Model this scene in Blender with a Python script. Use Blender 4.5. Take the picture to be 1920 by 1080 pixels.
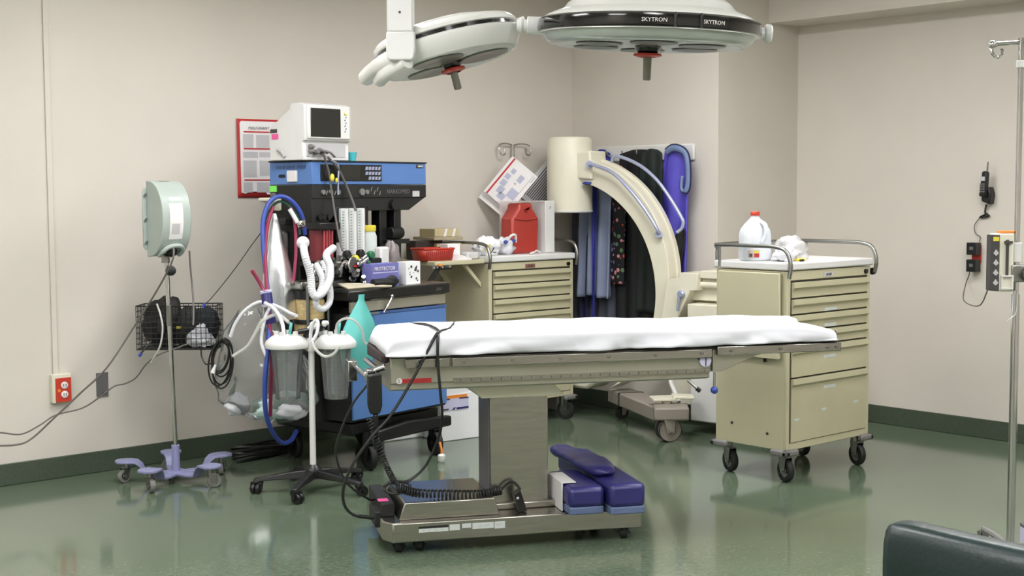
import bpy, math, random
from mathutils import Vector, Matrix, Euler, noise
random.seed(7)
S = bpy.context.scene
for o in list(bpy.data.objects): bpy.data.objects.remove(o)
R = math.radians
PI = math.pi

# ---------------------------------------------------------------- camera, world, exposure
HEAD = R(48.4); TILT = R(4.108); ROLL = R(.27)
cd = bpy.data.cameras.new('camera'); cam = bpy.data.objects.new('camera', cd)
S.collection.objects.link(cam); S.camera = cam
cd.sensor_width = 36.0; cd.lens = 36.0*2548/1920; cd.clip_start = .05; cd.clip_end = 60
fw = Vector((math.cos(HEAD)*math.cos(TILT), math.sin(HEAD)*math.cos(TILT), -math.sin(TILT)))
r0 = Vector((math.sin(HEAD), -math.cos(HEAD), 0)); u0 = r0.cross(fw)
rr = r0*math.cos(ROLL)-u0*math.sin(ROLL); uu = r0*math.sin(ROLL)+u0*math.cos(ROLL)
m = Matrix((rr, uu, -fw)).transposed().to_4x4(); m.translation = (0, 0, 1.55)
cam.matrix_world = m
w = bpy.data.worlds.new('world'); S.world = w; w.use_nodes = True
w.node_tree.nodes['Background'].inputs[0].default_value = (.8, .85, .9, 1)
w.node_tree.nodes['Background'].inputs[1].default_value = .1
vs = S.view_settings
vs.view_transform = 'Standard'; vs.look = 'None'; vs.gamma = 1; vs.use_curve_mapping = False
vs.exposure = 0.0
LAMP = 23.0          # radiance of the ceiling light diffusers

# ---------------------------------------------------------------- materials
def lin(c):
    return tuple(((v/255)/12.92 if v/255 <= .04045 else ((v/255+.055)/1.055)**2.4) for v in c)
def mat(name, c, rough=.5, metal=0, var=.06, scale=8, bump=0, bscale=60, spec=.5, alpha=1, emit=0, trans=0, coat=0, sheen=0, stretch=None):
    M = bpy.data.materials.new(name); M.use_nodes = True
    nt = M.node_tree; b = nt.nodes['Principled BSDF']; L = nt.links
    c = lin(c)
    b.inputs['Roughness'].default_value = rough; b.inputs['Metallic'].default_value = metal
    b.inputs['Specular IOR Level'].default_value = spec; b.inputs['Alpha'].default_value = alpha
    b.inputs['Transmission Weight'].default_value = trans
    b.inputs['Coat Weight'].default_value = coat
    b.inputs['Sheen Weight'].default_value = sheen
    tc = nt.nodes.new('ShaderNodeTexCoord'); mp = nt.nodes.new('ShaderNodeMapping')
    L.new(tc.outputs['Object'], mp.inputs['Vector'])
    if stretch: mp.inputs['Scale'].default_value = stretch
    if var:
        n = nt.nodes.new('ShaderNodeTexNoise'); n.inputs['Scale'].default_value = scale; n.inputs['Detail'].default_value = 4
        L.new(mp.outputs[0], n.inputs['Vector'])
        r = nt.nodes.new('ShaderNodeValToRGB')
        r.color_ramp.elements[0].position = .3; r.color_ramp.elements[1].position = .7
        r.color_ramp.elements[0].color = tuple(v*(1-var) for v in c)+(1,)
        r.color_ramp.elements[1].color = tuple(min(1, v*(1+var)) for v in c)+(1,)
        L.new(n.outputs['Fac'], r.inputs['Fac']); L.new(r.outputs['Color'], b.inputs['Base Color'])
    else:
        b.inputs['Base Color'].default_value = c+(1,)
    if bump:
        n2 = nt.nodes.new('ShaderNodeTexNoise'); n2.inputs['Scale'].default_value = bscale; n2.inputs['Detail'].default_value = 3
        L.new(mp.outputs[0], n2.inputs['Vector'])
        bp = nt.nodes.new('ShaderNodeBump'); bp.inputs['Strength'].default_value = bump; bp.inputs['Distance'].default_value = .01
        L.new(n2.outputs['Fac'], bp.inputs['Height']); L.new(bp.outputs[0], b.inputs['Normal'])
    if emit:
        b.inputs['Emission Color'].default_value = c+(1,); b.inputs['Emission Strength'].default_value = emit
    return M
WALL = mat('wall_paint', (208,201,191), .6, var=.025, scale=2.2, bump=.04, bscale=180)
CEIL = mat('ceiling_tile', (225,222,214), .8, var=.03, bump=.1)
BASEB = mat('baseboard_vinyl', (68,78,65), .4, var=.15, scale=90)
WHITE = mat('white_enamel', (226,225,222), .22, var=.02, coat=.3)
WPLAS = mat('white_plastic', (218,217,216), .4, var=.03)
CREAM = mat('cream_paint', (222,217,198), .38, var=.03)
BEIGE = mat('beige_steel', (190,184,154), .4, var=.04, scale=3)
BEIGE2 = mat('beige_drawer', (186,180,150), .4, var=.05, scale=4)
DARKGAP = mat('dark_gap', (40,38,28), .7)
STEEL = mat('brushed_steel', (172,168,161), .26, metal=1, var=.08, scale=14, stretch=(.6, 8, 8))
STEELP = mat('satin_steel_paint', (176,172,158), .34, metal=.6, var=.06, scale=5)
CHROME = mat('chrome', (205,205,205), .12, metal=1, var=.02)
DCHROME = mat('dull_chrome', (150,150,146), .3, metal=1, var=.06)
BLACK = mat('black_plastic', (20,20,21), .38, var=.2)
BLACKM = mat('black_matte', (26,26,25), .6, var=.15)
RUBBER = mat('black_rubber', (28,28,28), .65, var=.15)
GRAYW = mat('gray_wheel', (120,118,116), .5, var=.08)
BLUE = mat('blue_paint', (86,124,184), .35, var=.04, scale=4)
DBLUE = mat('blue_print', (66,96,150), .5, var=.04)
NAVY = mat('navy_vinyl', (44,42,104), .36, var=.12, scale=6, bump=.06, bscale=40)
NAVY2 = mat('slate_foam', (92,106,142), .6, var=.1)
LAV = mat('lavender_paint', (136,138,176), .4, var=.05)
REELG = mat('gray_green_plastic', (166,176,170), .32, var=.03)
RED = mat('red_plastic', (192,62,46), .35, var=.06)
REDSH = mat('red_sharps_plastic', (172,58,50), .3, var=.05)
ORANGE = mat('orange_plastic', (232,140,60), .4)
TEAL = mat('teal_rubber', (86,172,166), .5, var=.08)
TEALP = mat('teal_plastic', (70,186,196), .4)
TEALF = mat('teal_linen', (196,220,214), .8, var=.1)
LINEN = mat('white_linen', (216,216,223), .85, var=.02, bump=.08, bscale=14, sheen=.2)
PAPER = mat('paper', (226,222,222), .7, var=.03)
PGRAY = mat('print_gray', (188,186,188), .7, var=.05)
PGRAY2 = mat('print_gray_green', (196,202,200), .7)
PINK = mat('pink_note', (232,90,160), .7)
GREENN = mat('green_note', (130,226,96), .7)
YELLOW = mat('yellow_plastic', (222,206,70), .5)
PRED = mat('print_red', (180,44,46), .6, var=.05)
PDARK = mat('print_dark', (70,66,66), .7)
INK = mat('ink_black', (24,24,26), .7)
PINKRED = mat('dark_red_print', (140,32,34), .55)
SCREEN = mat('dark_screen', (38,38,34), .18, var=.02)
GRAYP = mat('gray_plate', (112,110,112), .45, metal=.3, var=.05)
TAN = mat('tan_granules', (196,172,122), .6, var=.25, scale=60)
TANB = mat('tan_cardboard', (186,172,134), .75, var=.05)
MAROON = mat('dark_pad', (44,26,30), .5, var=.1)
PURPLEB = mat('purple_carton', (112,112,178), .55, var=.08)
TAUPE = mat('taupe_casting', (150,141,132), .45, var=.05)
DGREENV = mat('dark_green_vinyl', (22,40,40), .34, var=.1, bump=.08, bscale=90, spec=.5)
CABLE = mat('gray_cable', (96,92,88), .5)
BCABLE = mat('black_cable', (22,22,22), .4)
CORR = mat('white_corrugated', (216,216,220), .45, var=.02)
BHOSE = mat('blue_hose', (52,74,160), .4, var=.1)
RHOSE = mat('crimson_hose', (140,40,74), .45, var=.1)
CLRT = mat('clear_tubing', (214,214,208), .25, alpha=.55, spec=.8)
def clear_mat(name, tint, haze, rough, bump=0, bscale=20):      # thin clear plastic: transparent, with surface reflection and a little haze
    M = bpy.data.materials.new(name); M.use_nodes = True; nt = M.node_tree; L = nt.links
    for n in list(nt.nodes):
        if n.type == 'BSDF_PRINCIPLED': nt.nodes.remove(n)
    out = [n for n in nt.nodes if n.type == 'OUTPUT_MATERIAL'][0]
    tr = nt.nodes.new('ShaderNodeBsdfTransparent'); tr.inputs[0].default_value = lin(tint)+(1,)
    gl = nt.nodes.new('ShaderNodeBsdfGlossy'); gl.inputs['Roughness'].default_value = rough
    df = nt.nodes.new('ShaderNodeBsdfDiffuse'); df.inputs[0].default_value = (.85,.87,.87,1)
    fr = nt.nodes.new('ShaderNodeFresnel'); fr.inputs['IOR'].default_value = 1.5
    m1 = nt.nodes.new('ShaderNodeMixShader'); m1.inputs[0].default_value = haze; m2 = nt.nodes.new('ShaderNodeMixShader')
    L.new(tr.outputs[0], m1.inputs[1]); L.new(df.outputs[0], m1.inputs[2])
    L.new(fr.outputs[0], m2.inputs[0]); L.new(m1.outputs[0], m2.inputs[1]); L.new(gl.outputs[0], m2.inputs[2]); L.new(m2.outputs[0], out.inputs['Surface'])
    if bump:
        tc = nt.nodes.new('ShaderNodeTexCoord'); n2 = nt.nodes.new('ShaderNodeTexNoise'); n2.inputs['Scale'].default_value = bscale; n2.inputs['Detail'].default_value = 1.5
        L.new(tc.outputs['Object'], n2.inputs['Vector']); bp = nt.nodes.new('ShaderNodeBump'); bp.inputs['Strength'].default_value = bump; bp.inputs['Distance'].default_value = .02
        L.new(n2.outputs['Fac'], bp.inputs['Height'])
        for x in (fr, gl): L.new(bp.outputs[0], x.inputs['Normal'])
    return M
CLEAR = clear_mat('clear_plastic', (246,248,248), .03, .08)
CLEAR2 = clear_mat('clear_canister', (240,243,243), .12, .08)
FILM = clear_mat('clear_film', (246,247,247), .08, .1, .4, 11)
FILM2 = clear_mat('hazy_film', (232,234,234), .16, .35, .25, 9)
FROST = mat('frosted_jug', (226,230,236), .35, alpha=.86, var=.03)
SMOKE = mat('frosted_acrylic', (236,222,218), .4, alpha=.35, var=0)
GLASSB = mat('lamp_glass', (176,182,176), .2, alpha=1, var=.03, spec=.7)
LENS = mat('lamp_lens', (112,112,106), .35, var=.08, spec=1)
GBLACK = mat('gloss_black', (14,14,15), .12, var=.05, coat=.5)
GRAYH = mat('gray_grip', (128,126,114), .5, var=.05)
TUBEB = mat('pale_blue_tube', (170,176,204), .3, metal=.3)
BOARD = mat('board_white', (218,216,212), .5)
FOAM = mat('white_foam', (232,232,234), .75, var=.02)
LAVL = mat('lavender_label', (200,198,226), .6)
DIFF = mat('lamp_diffuser', (250,250,250), .5, var=0, emit=LAMP)

# floor: mottled sheet vinyl with a polished, slightly wavy finish
def floor_mat():
    M = bpy.data.materials.new('green_vinyl_floor'); M.use_nodes = True
    nt = M.node_tree; b = nt.nodes['Principled BSDF']; L = nt.links
    tc = nt.nodes.new('ShaderNodeTexCoord')
    n = nt.nodes.new('ShaderNodeTexNoise'); n.inputs['Scale'].default_value = 38; n.inputs['Detail'].default_value = 6; n.inputs['Roughness'].default_value = .7
    L.new(tc.outputs['Object'], n.inputs['Vector'])
    r = nt.nodes.new('ShaderNodeValToRGB')
    r.color_ramp.elements[0].position = .3; r.color_ramp.elements[1].position = .72
    r.color_ramp.elements[0].color = lin((84,98,80))+(1,); r.color_ramp.elements[1].color = lin((104,118,98))+(1,)
    L.new(n.outputs['Fac'], r.inputs['Fac'])
    n2 = nt.nodes.new('ShaderNodeTexNoise'); n2.inputs['Scale'].default_value = 1.6; n2.inputs['Detail'].default_value = 3
    L.new(tc.outputs['Object'], n2.inputs['Vector'])
    mx = nt.nodes.new('ShaderNodeMix'); mx.data_type = 'RGBA'; mx.blend_type = 'MULTIPLY'
    mx.inputs['Factor'].default_value = .35
    L.new(r.outputs['Color'], mx.inputs[6]); L.new(n2.outputs['Color'], mx.inputs[7])
    r2 = nt.nodes.new('ShaderNodeValToRGB'); r2.color_ramp.elements[0].color = (.78,.78,.78,1); r2.color_ramp.elements[1].color = (1.1,1.1,1.1,1)
    L.new(n2.outputs['Fac'], r2.inputs['Fac']); L.new(r2.outputs['Color'], mx.inputs[7])
    mx.inputs['Factor'].default_value = .6
    L.new(mx.outputs[2], b.inputs['Base Color'])
    mr = nt.nodes.new('ShaderNodeMapRange'); mr.inputs['To Min'].default_value = .05; mr.inputs['To Max'].default_value = .17
    L.new(n2.outputs['Fac'], mr.inputs['Value']); L.new(mr.outputs[0], b.inputs['Roughness'])
    b.inputs['Specular IOR Level'].default_value = .75
    return M
FLOOR = floor_mat()
def floral_mat():
    M = bpy.data.materials.new('floral_cloth'); M.use_nodes = True
    nt = M.node_tree; b = nt.nodes['Principled BSDF']; L = nt.links
    tc = nt.nodes.new('ShaderNodeTexCoord'); v = nt.nodes.new('ShaderNodeTexVoronoi'); v.inputs['Scale'].default_value = 26
    L.new(tc.outputs['Object'], v.inputs['Vector'])
    r = nt.nodes.new('ShaderNodeValToRGB'); r.color_ramp.interpolation = 'CONSTANT'
    e = r.color_ramp.elements; e[0].position = 0; e[0].color = (1,1,1,1); e[1].position = .38; e[1].color = (0,0,0,1)
    L.new(v.outputs['Distance'], r.inputs['Fac'])
    h = nt.nodes.new('ShaderNodeValToRGB'); h.color_ramp.interpolation = 'CONSTANT'
    sx = nt.nodes.new('ShaderNodeSeparateColor'); L.new(v.outputs['Color'], sx.inputs[0]); L.new(sx.outputs[0], h.inputs['Fac'])
    he = h.color_ramp.elements; he[0].position = 0; he[0].color = lin((206,92,70))+(1,); he[1].position = .3; he[1].color = lin((214,140,150))+(1,)
    for p, c in ((.5, (92,128,84)), (.7, (20,20,26)), (.85, (120,110,160))):
        x = he.new(p); x.color = lin(c)+(1,)
    mx = nt.nodes.new('ShaderNodeMix'); mx.data_type = 'RGBA'
    L.new(r.outputs['Color'], mx.inputs['Factor']); mx.inputs[6].default_value = lin((18,18,24))+(1,); L.new(h.outputs['Color'], mx.inputs[7])
    L.new(mx.outputs[2], b.inputs['Base Color']); b.inputs['Roughness'].default_value = .8
    return M
FLORAL = floral_mat()

# ---------------------------------------------------------------- mesh builder
def spline(pts, n=8, closed=False):
    P = [Vector(p) for p in pts]; out = []; N = len(P)
    if N < 3: return P
    for i in range(N if closed else N-1):
        if closed: p0, p1, p2, p3 = P[(i-1) % N], P[i], P[(i+1) % N], P[(i+2) % N]
        else:
            p1, p2 = P[i], P[i+1]; p0 = P[i-1] if i else p1*2-p2; p3 = P[i+2] if i+2 < N else p2*2-p1
        for k in range(n):
            t = k/n; t2 = t*t; t3 = t2*t
            out.append(.5*((2*p1)+(p2-p0)*t+(2*p0-5*p1+4*p2-p3)*t2+(3*p1-p0-3*p2+p3)*t3))
    if not closed: out.append(P[-1])
    return out
class MB:
    def __init__(s): s.v = []; s.f = []; s.k = []; s.m = 0; s.X = None
    def add(s, vs, fs):
        b = len(s.v)
        if s.X is not None: vs = [s.X @ Vector(p) for p in vs]
        s.v += [tuple(p) for p in vs]
        for f in fs: s.f.append([i+b for i in f]); s.k.append(s.m)
        return s
    def box(s, x0, x1, y0, y1, z0, z1):
        return s.add([(x0,y0,z0),(x1,y0,z0),(x1,y1,z0),(x0,y1,z0),(x0,y0,z1),(x1,y0,z1),(x1,y1,z1),(x0,y1,z1)],
            [(3,2,1,0),(4,5,6,7),(0,1,5,4),(1,2,6,5),(2,3,7,6),(3,0,4,7)])
    def prism(s, poly, ax, a, b):          # poly in the plane across axis ax, extruded from a to b
        n = len(poly)
        ar = sum(poly[i][0]*poly[(i+1) % n][1]-poly[(i+1) % n][0]*poly[i][1] for i in range(n))
        if ar < 0: poly = poly[::-1]
        def P(u, v, t): return {'x': (t,u,v), 'y': (u,t,v), 'z': (u,v,t)}[ax]
        if ax == 'y': poly = poly[::-1]
        if a > b: a, b = b, a
        vs = [P(u,v,a) for u,v in poly]+[P(u,v,b) for u,v in poly]
        return s.add(vs, [list(range(n))[::-1], list(range(n,2*n))]+[(i,(i+1) % n,n+(i+1) % n,n+i) for i in range(n)])
    def lathe(s, prof, o=(0,0,0), ax=(0,0,1), seg=28, caps=True):   # prof: (radius, height)
        o = Vector(o); z = Vector(ax).normalized(); x = z.orthogonal().normalized(); y = z.cross(x)
        vs = []; fs = []
        for r, h in prof:
            for i in range(seg):
                t = 2*PI*i/seg; vs.append(o+z*h+(x*math.cos(t)+y*math.sin(t))*r)
        for j in range(len(prof)-1):
            for i in range(seg):
                i2 = (i+1) % seg; fs.append((j*seg+i, j*seg+i2, (j+1)*seg+i2, (j+1)*seg+i))
        if caps:
            fs.append(list(range(seg))[::-1]); b = (len(prof)-1)*seg; fs.append([b+i for i in range(seg)])
        return s.add(vs, fs)
    def cyl(s, p0, p1, r0, r1=None, seg=18):
        p0 = Vector(p0); p1 = Vector(p1); d = p1-p0
        return s.lathe([(r0,0),(r0 if r1 is None else r1, d.length)], p0, d, seg)
    def tube(s, pts, r, seg=8, n=6, closed=False, raw=False):
        P = [Vector(p) for p in pts] if raw else spline(pts, n, closed)
        N = len(P); vs = []; fs = []; nrm = None
        for i, p in enumerate(P):
            if closed: t = P[(i+1) % N]-P[i-1]
            else: t = P[min(i+1,N-1)]-P[max(i-1,0)]
            if t.length < 1e-9: t = Vector((0,0,1))
            t.normalize()
            nrm = t.orthogonal() if nrm is None else nrm-t*nrm.dot(t)
            if nrm.length < 1e-6: nrm = t.orthogonal()
            nrm.normalize(); b = t.cross(nrm); q = r(i/(N-1)) if callable(r) else r
            for k in range(seg):
                a = 2*PI*k/seg; vs.append(p+(nrm*math.cos(a)+b*math.sin(a))*q)
        for i in range(N if closed else N-1):
            j = (i+1) % N
            for k in range(seg):
                k2 = (k+1) % seg; fs.append((i*seg+k, i*seg+k2, j*seg+k2, j*seg+k))
        if not closed: fs.append(list(range(seg))[::-1]); fs.append([(N-1)*seg+k for k in range(seg)])
        return s.add(vs, fs)
    def surf(s, fn, nu, nv, cu=False):
        vs = [fn(i/(nu if cu else nu-1), j/(nv-1)) for j in range(nv) for i in range(nu)]
        fs = []
        for j in range(nv-1):
            for i in range(nu if cu else nu-1):
                i2 = (i+1) % nu; fs.append((j*nu+i, j*nu+i2, (j+1)*nu+i2, (j+1)*nu+i))
        return s.add(vs, fs)
    def blob(s, c, rad, amp=.15, fr=2.0, seed=0, nu=26, nv=16, flat=None, sq=1.0):
        c = Vector(c)
        def sg(t): return math.copysign(abs(t)**sq, t)
        def fn(u, v):
            a = 2*PI*u; b = PI*(v-.5)
            d = Vector((sg(math.cos(b))*sg(math.cos(a)), sg(math.cos(b))*sg(math.sin(a)), sg(math.sin(b))))
            k = 1+amp*noise.noise(d*fr+Vector((seed*3.7,seed*1.3,0)))+amp*.6*noise.noise(d*fr*2.6+Vector((0,seed*2.1,5)))
            p = c+Vector((d.x*rad[0],d.y*rad[1],d.z*rad[2]))*k
            if flat is not None and p.z < flat: p.z = flat
            return p
        return s.surf(fn, nu, nv, True)
    def quadxz(s, x0, x1, z0, z1, y, t=.001):   # a thin printed patch on a surface facing -y
        return s.box(x0, x1, y-t, y, z0, z1)
def mesh(name, mb, mats, smooth=38):
    me = bpy.data.meshes.new(name); me.from_pydata(mb.v, [], mb.f)
    for x in (mats if isinstance(mats, (list, tuple)) else [mats]): me.materials.append(x)
    me.polygons.foreach_set('material_index', mb.k)
    me.update()
    if smooth:
        me.shade_smooth(); me.set_sharp_from_angle(angle=R(smooth))
    return me
def obj(name, mb, mats, parent=None, bevel=0, smooth=38, sub=0, solid=0, label=None, kind=None):
    o = bpy.data.objects.new(name, mesh(name, mb, mats, smooth)); S.collection.objects.link(o)
    if parent: o.parent = parent
    if solid:
        x = o.modifiers.new('solid', 'SOLIDIFY'); x.thickness = solid; x.offset = 0
    if bevel:
        x = o.modifiers.new('bevel', 'BEVEL'); x.width = bevel; x.segments = 2; x.limit_method = 'ANGLE'; x.angle_limit = R(40); x.harden_normals = False
    if sub:
        x = o.modifiers.new('sub', 'SUBSURF'); x.levels = sub; x.render_levels = sub
    if label: o['label'] = label
    if kind: o['kind'] = kind
    return o
def thing(name, label, cat, loc=(0,0,0), rz=0, group=None, rot=None):
    o = bpy.data.objects.new(name, None); S.collection.objects.link(o); o.empty_display_size = .1
    o.location = loc; o.rotation_euler = rot if rot else (0,0,R(rz)); o['label'] = label; o['category'] = cat
    if group: o['group'] = group
    return o
def solo(name, mb, mats, label, cat, group=None, **kw):
    xs = [p[0] for p in mb.v]; ys = [p[1] for p in mb.v]; zs = [p[2] for p in mb.v]
    c = Vector(((min(xs)+max(xs))/2, (min(ys)+max(ys))/2, min(zs)))
    mb.v = [tuple(Vector(p)-c) for p in mb.v]
    o = obj(name, mb, mats, **kw); o.location = c
    o['label'] = label; o['category'] = cat
    if group: o['group'] = group
    return o
def struct(name, mb, m, **kw):
    return obj(name, mb, m, kind='structure', **kw)
def text(s, size, m, parent, loc, rot=(PI/2,0,0), name='lettering', shear=0, ext=.0006, align='LEFT', sx=1):
    c = bpy.data.curves.new('t', 'FONT'); c.body = s; c.size = size; c.extrude = ext; c.shear = shear; c.align_x = align; c.resolution_u = 2
    t = bpy.data.objects.new('t', c); S.collection.objects.link(t)
    dg = bpy.context.evaluated_depsgraph_get(); dg.update()
    me = bpy.data.meshes.new_from_object(t.evaluated_get(dg)); bpy.data.objects.remove(t); bpy.data.curves.remove(c)
    me.materials.clear(); me.materials.append(m)
    o = bpy.data.objects.new(name, me); S.collection.objects.link(o); o.parent = parent
    o.location = loc; o.rotation_euler = rot; o.scale = (sx,1,1)
    return o
def adopt(o, t):             # make o a part of t without moving it
    del_ = [k for k in ('label','category','group') if k in o]
    for k in del_: del o[k]
    o.parent = t; o.matrix_parent_inverse = Matrix.LocRotScale(t.location, t.rotation_euler, None).inverted()
    return o
def sub(a, b): return tuple(Vector(a)-Vector(b))
# swivel caster standing on z=0 of its thing: part 'caster', sub-part 'wheel'
def caster(root, x, y, r, w, ztop, ang, fork, tire, hub, hr=.62, twin=False, trail=.02):
    c = math.cos(ang); s_ = math.sin(ang)
    ax = Vector((-s_, c, 0)); f = Vector((c, s_, 0)); o = Vector((x, y, 0))
    wc = o+f*trail+Vector((0,0,r))
    mb = MB()
    mb.cyl(o+Vector((0,0,r*1.55)), o+Vector((0,0,ztop)), r*.42)
    for k in (-1,1):
        e = ax*(w*.5+.004)*k
        pts = [o+f*(-.3*r)+Vector((0,0,2.2*r)), o+f*(.75*r)+Vector((0,0,2.2*r)), wc+f*.28*r-Vector((0,0,.25*r)), wc-f*.28*r-Vector((0,0,.25*r))]
        a = [p+e for p in pts]; b = [p+e+ax*.004*k for p in pts]
        mb.add(a+b, [(0,1,2,3),(7,6,5,4),(0,4,5,1),(1,5,6,2),(2,6,7,3),(3,7,4,0)])
        mb.cyl(wc+e, wc+e+ax*.01*k, r*.16, seg=10)
    a = [o+f*(-.3*r)+Vector((0,0,2.1*r)), o+f*(.75*r)+Vector((0,0,2.1*r))]
    mb.add([a[0]+ax*w*.6, a[1]+ax*w*.6, a[1]-ax*w*.6, a[0]-ax*w*.6]+[p+Vector((0,0,.12*r)) for p in (a[0]+ax*w*.6, a[1]+ax*w*.6, a[1]-ax*w*.6, a[0]-ax*w*.6)],
        [(3,2,1,0),(4,5,6,7),(0,1,5,4),(1,2,6,5),(2,3,7,6),(3,0,4,7)])
    p = obj('caster', mb, fork, root)
    wb = MB(); h = w/2
    spans = [(-h, h)] if not twin else [(-h, -h*.15), (h*.15, h)]
    for a0, b0 in spans:
        hh = b0-a0
        wb.m = 0; wb.lathe([(r*hr,0),(r*.93,0),(r,hh*.2),(r,hh*.8),(r*.93,hh),(r*hr,hh)], wc+ax*a0, ax, 24, caps=False)
        wb.m = 1; wb.lathe([(0.001,hh*.05),(r*.25,hh*.05),(r*.3,hh*.14),(r*hr,hh*.1),(r*hr,hh*.9),(r*.3,hh*.86),(r*.25,hh*.95),(.001,hh*.95)], wc+ax*a0, ax, 24, caps=False)
    obj('wheel', wb, [tire, hub], p)
    return p
# ---------------------------------------------------------------- the room
CH = 3.0
struct('floor', MB().box(-1.2,7.75,-1.2,7.11,-.1,0), FLOOR)
struct('ceiling', MB().box(-1.2,7.75,-1.2,7.11,CH,CH+.1), CEIL)
struct('wall_left', MB().box(-1.3,6.905,7.11,7.25,0,CH), WALL)
struct('wall_right', MB().box(7.75,7.9,-1.3,5.75,0,CH), WALL)
struct('wall_back', MB().box(6.905,7.9,5.75,7.25,0,CH), WALL)        # boxed-out corner
struct('wall_rear', MB().box(-1.35,-1.2,-1.3,7.25,0,CH), WALL)
struct('wall_front', MB().box(-1.3,7.9,-1.35,-1.2,0,CH), WALL)
struct('trim_1', MB().box(7.42,7.75,-1.2,5.75,2.66,CH), WALL)         # bulkhead along the right wall
def base_strip(name, x0,x1,y0,y1): struct(name, MB().box(x0,x1,y0,y1,0,.118), BASEB, bevel=.004)
base_strip('baseboard_left', -1.2,6.895,7.098,7.11)
base_strip('baseboard_right', 7.738,7.75,-1.2,5.74)
base_strip('baseboard_back', 6.893,6.905,5.738,7.11)
base_strip('baseboard_return', 6.905,7.75,5.738,5.75)
# surface raceway that runs down the left wall to the outlet
mb = MB(); mb.box(2.985,3.015,7.098,7.11,.545,CH); struct('trim_2', mb, WALL, bevel=.003)
# ceiling troffers
k = 0
spots = [('above the machine by the left wall',3.2,5.3),('in the inner corner',5.4,5.0),('by the bulkhead, middle',5.6,3.0),('by the bulkhead, near end',5.6,.8),
         ('over the open floor, inner row',3.5,1.2),('over the open floor, middle',1.6,3.4),('over the open floor, near middle',1.4,.8),('by the rear wall, inner',.6,5.2),('by the rear wall, outer',-.3,2.6)]
for d, x, y in spots:
    t = thing('ceiling_light', 'recessed fluorescent ceiling light '+d, 'light', (x,y,CH), 0, 'recessed ceiling lights')
    f = MB()
    f.box(-.32,.32,-.62,-.6,-.03,0); f.box(-.32,.32,.6,.62,-.03,0); f.box(-.32,-.3,-.6,.6,-.03,0); f.box(.3,.32,-.6,.6,-.03,0)
    obj('frame', f, WPLAS, t)
    obj('diffuser', MB().box(-.3,.3,-.6,.6,-.02,-.005), DIFF, t)

# ---------------------------------------------------------------- operating table
OT = thing('operating_table', 'stainless steel operating table on a single column, standing mid-room under a white sheet', 'operating table', (3.404,4.614,0), -27.8)
mb = MB(); mb.prism([(-.035,.03),(0,-.03),(1.115,-.03),(1.115,.52),(-.035,.52)], 'z', .055, .14); obj('base', mb, STEEL, OT, bevel=.006)
mb = MB(); mb.prism([(.035,.14),(.06,.215),(.455,.215),(.48,.14)], 'y', .02, .45); obj('base_cover', mb, STEEL, OT, bevel=.005)
mb = MB(); mb.box(-.03,.03,.1,.5,.14,.2); mb.box(-.055,0,.12,.3,.09,.16); obj('control_box', mb, BLACKM, OT, bevel=.006)
obj('note', MB().box(-.035,.01,.14,.19,.2,.202), PINK, OT, label='bright pink sticky note')
mb = MB(); mb.box(.463,.727,.13,.36,.14,.67); mb.m = 1; mb.box(.458,.464,.14,.35,.14,.67); obj('column', mb, [STEEL, GRAYP], OT, bevel=.004)
mb = MB(); mb.box(.43,.76,.1,.4,.14,.17); obj('column_collar', mb, STEEL, OT, bevel=.006)
for x, y in ((.03,.02),(1.04,.0),(.03,.45),(1.04,.45),(.12,.03),(.85,.06)):
    caster(OT, x, y, .026, .03, .058, 1.2, BLACKM, RUBBER, GRAYW)
# upper frame, head section to hinge
def zt(x): return .003*x
mb = MB()
mb.prism([(-.02,.845),(-.012,.80),(-.012,.735),(.0,.735),(.0,.708),(.03,.70),(.47,.70),(.49,.72),(.49,.845)], 'x', 0.0, 1.445)
obj('table_frame', mb, STEELP, OT, bevel=.004)
for (xa, xb, yy) in ((.06,.25,-.03),(.26,1.44,-.03),(.06,1.44,.5)):
    r_ = obj('side_rail', MB().box(xa,xb,yy-.012,yy+.012,.803,.842), STEEL, OT, bevel=.003)
    q = MB(); n_ = max(2, int((xb-xa)/.17))
    for i in range(n_):
        x = xa+.05+(xb-xa-.1)*i/(n_-1)
        q.cyl((x,yy-.012,.823),(x,yy-.018,.823),.007,seg=10)
    obj('bolts', q, DCHROME, r_, kind='stuff')
q = MB()
q.box(.27,1.44,-.019,-.013,.735,.752)
for i in range(26):
    x = .3+i*.0445; q.m = 1; q.box(x,x+.003,-.0195,-.0188,.737,.748)
obj('scale_strip', q, [STEEL, PDARK], OT)
q = MB(); q.prism([(.74,.70),(.8,.64),(.42,.64),(.36,.70)], 'y', .1,.42); obj('tilt_head', q, CREAM, OT, bevel=.004)
# leg section
mb = MB(); mb.box(1.46,2.05,.0,.47,.83,.85); mb.prism([(1.455,.835),(1.455,.735),(1.5,.735),(1.66,.80),(1.8,.835)], 'y', -.01,.03); mb.prism([(1.455,.835),(1.455,.735),(1.5,.735),(1.66,.80),(1.8,.835)], 'y', .44,.48)
obj('leg_section', mb, STEELP, OT, bevel=.003)
for yy in (-.03,.5):
    r_ = obj('side_rail', MB().box(1.465,2.07,yy-.012,yy+.012,.812,.852), STEEL, OT, bevel=.004)
    q = MB()
    for x in (1.53,1.77,2.0,2.045): q.cyl((x,yy-.012,.832),(x,yy-.018,.832),.007,seg=10)
    obj('bolts', q, DCHROME, r_, kind='stuff')
q = MB(); q.cyl((1.415,-.026,.788),(1.415,-.012,.788),.027,seg=22); q.m = 1; q.box(1.413,1.418,-.028,-.02,.765,.81)
for i in range(9):
    a = PI*(.1+.8*i/8); q.box(1.415+.03*math.cos(a)-.002,1.415+.03*math.cos(a)+.002,-.022,-.012,.788+.03*math.sin(a)-.004,.788+.03*math.sin(a)+.004)
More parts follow.
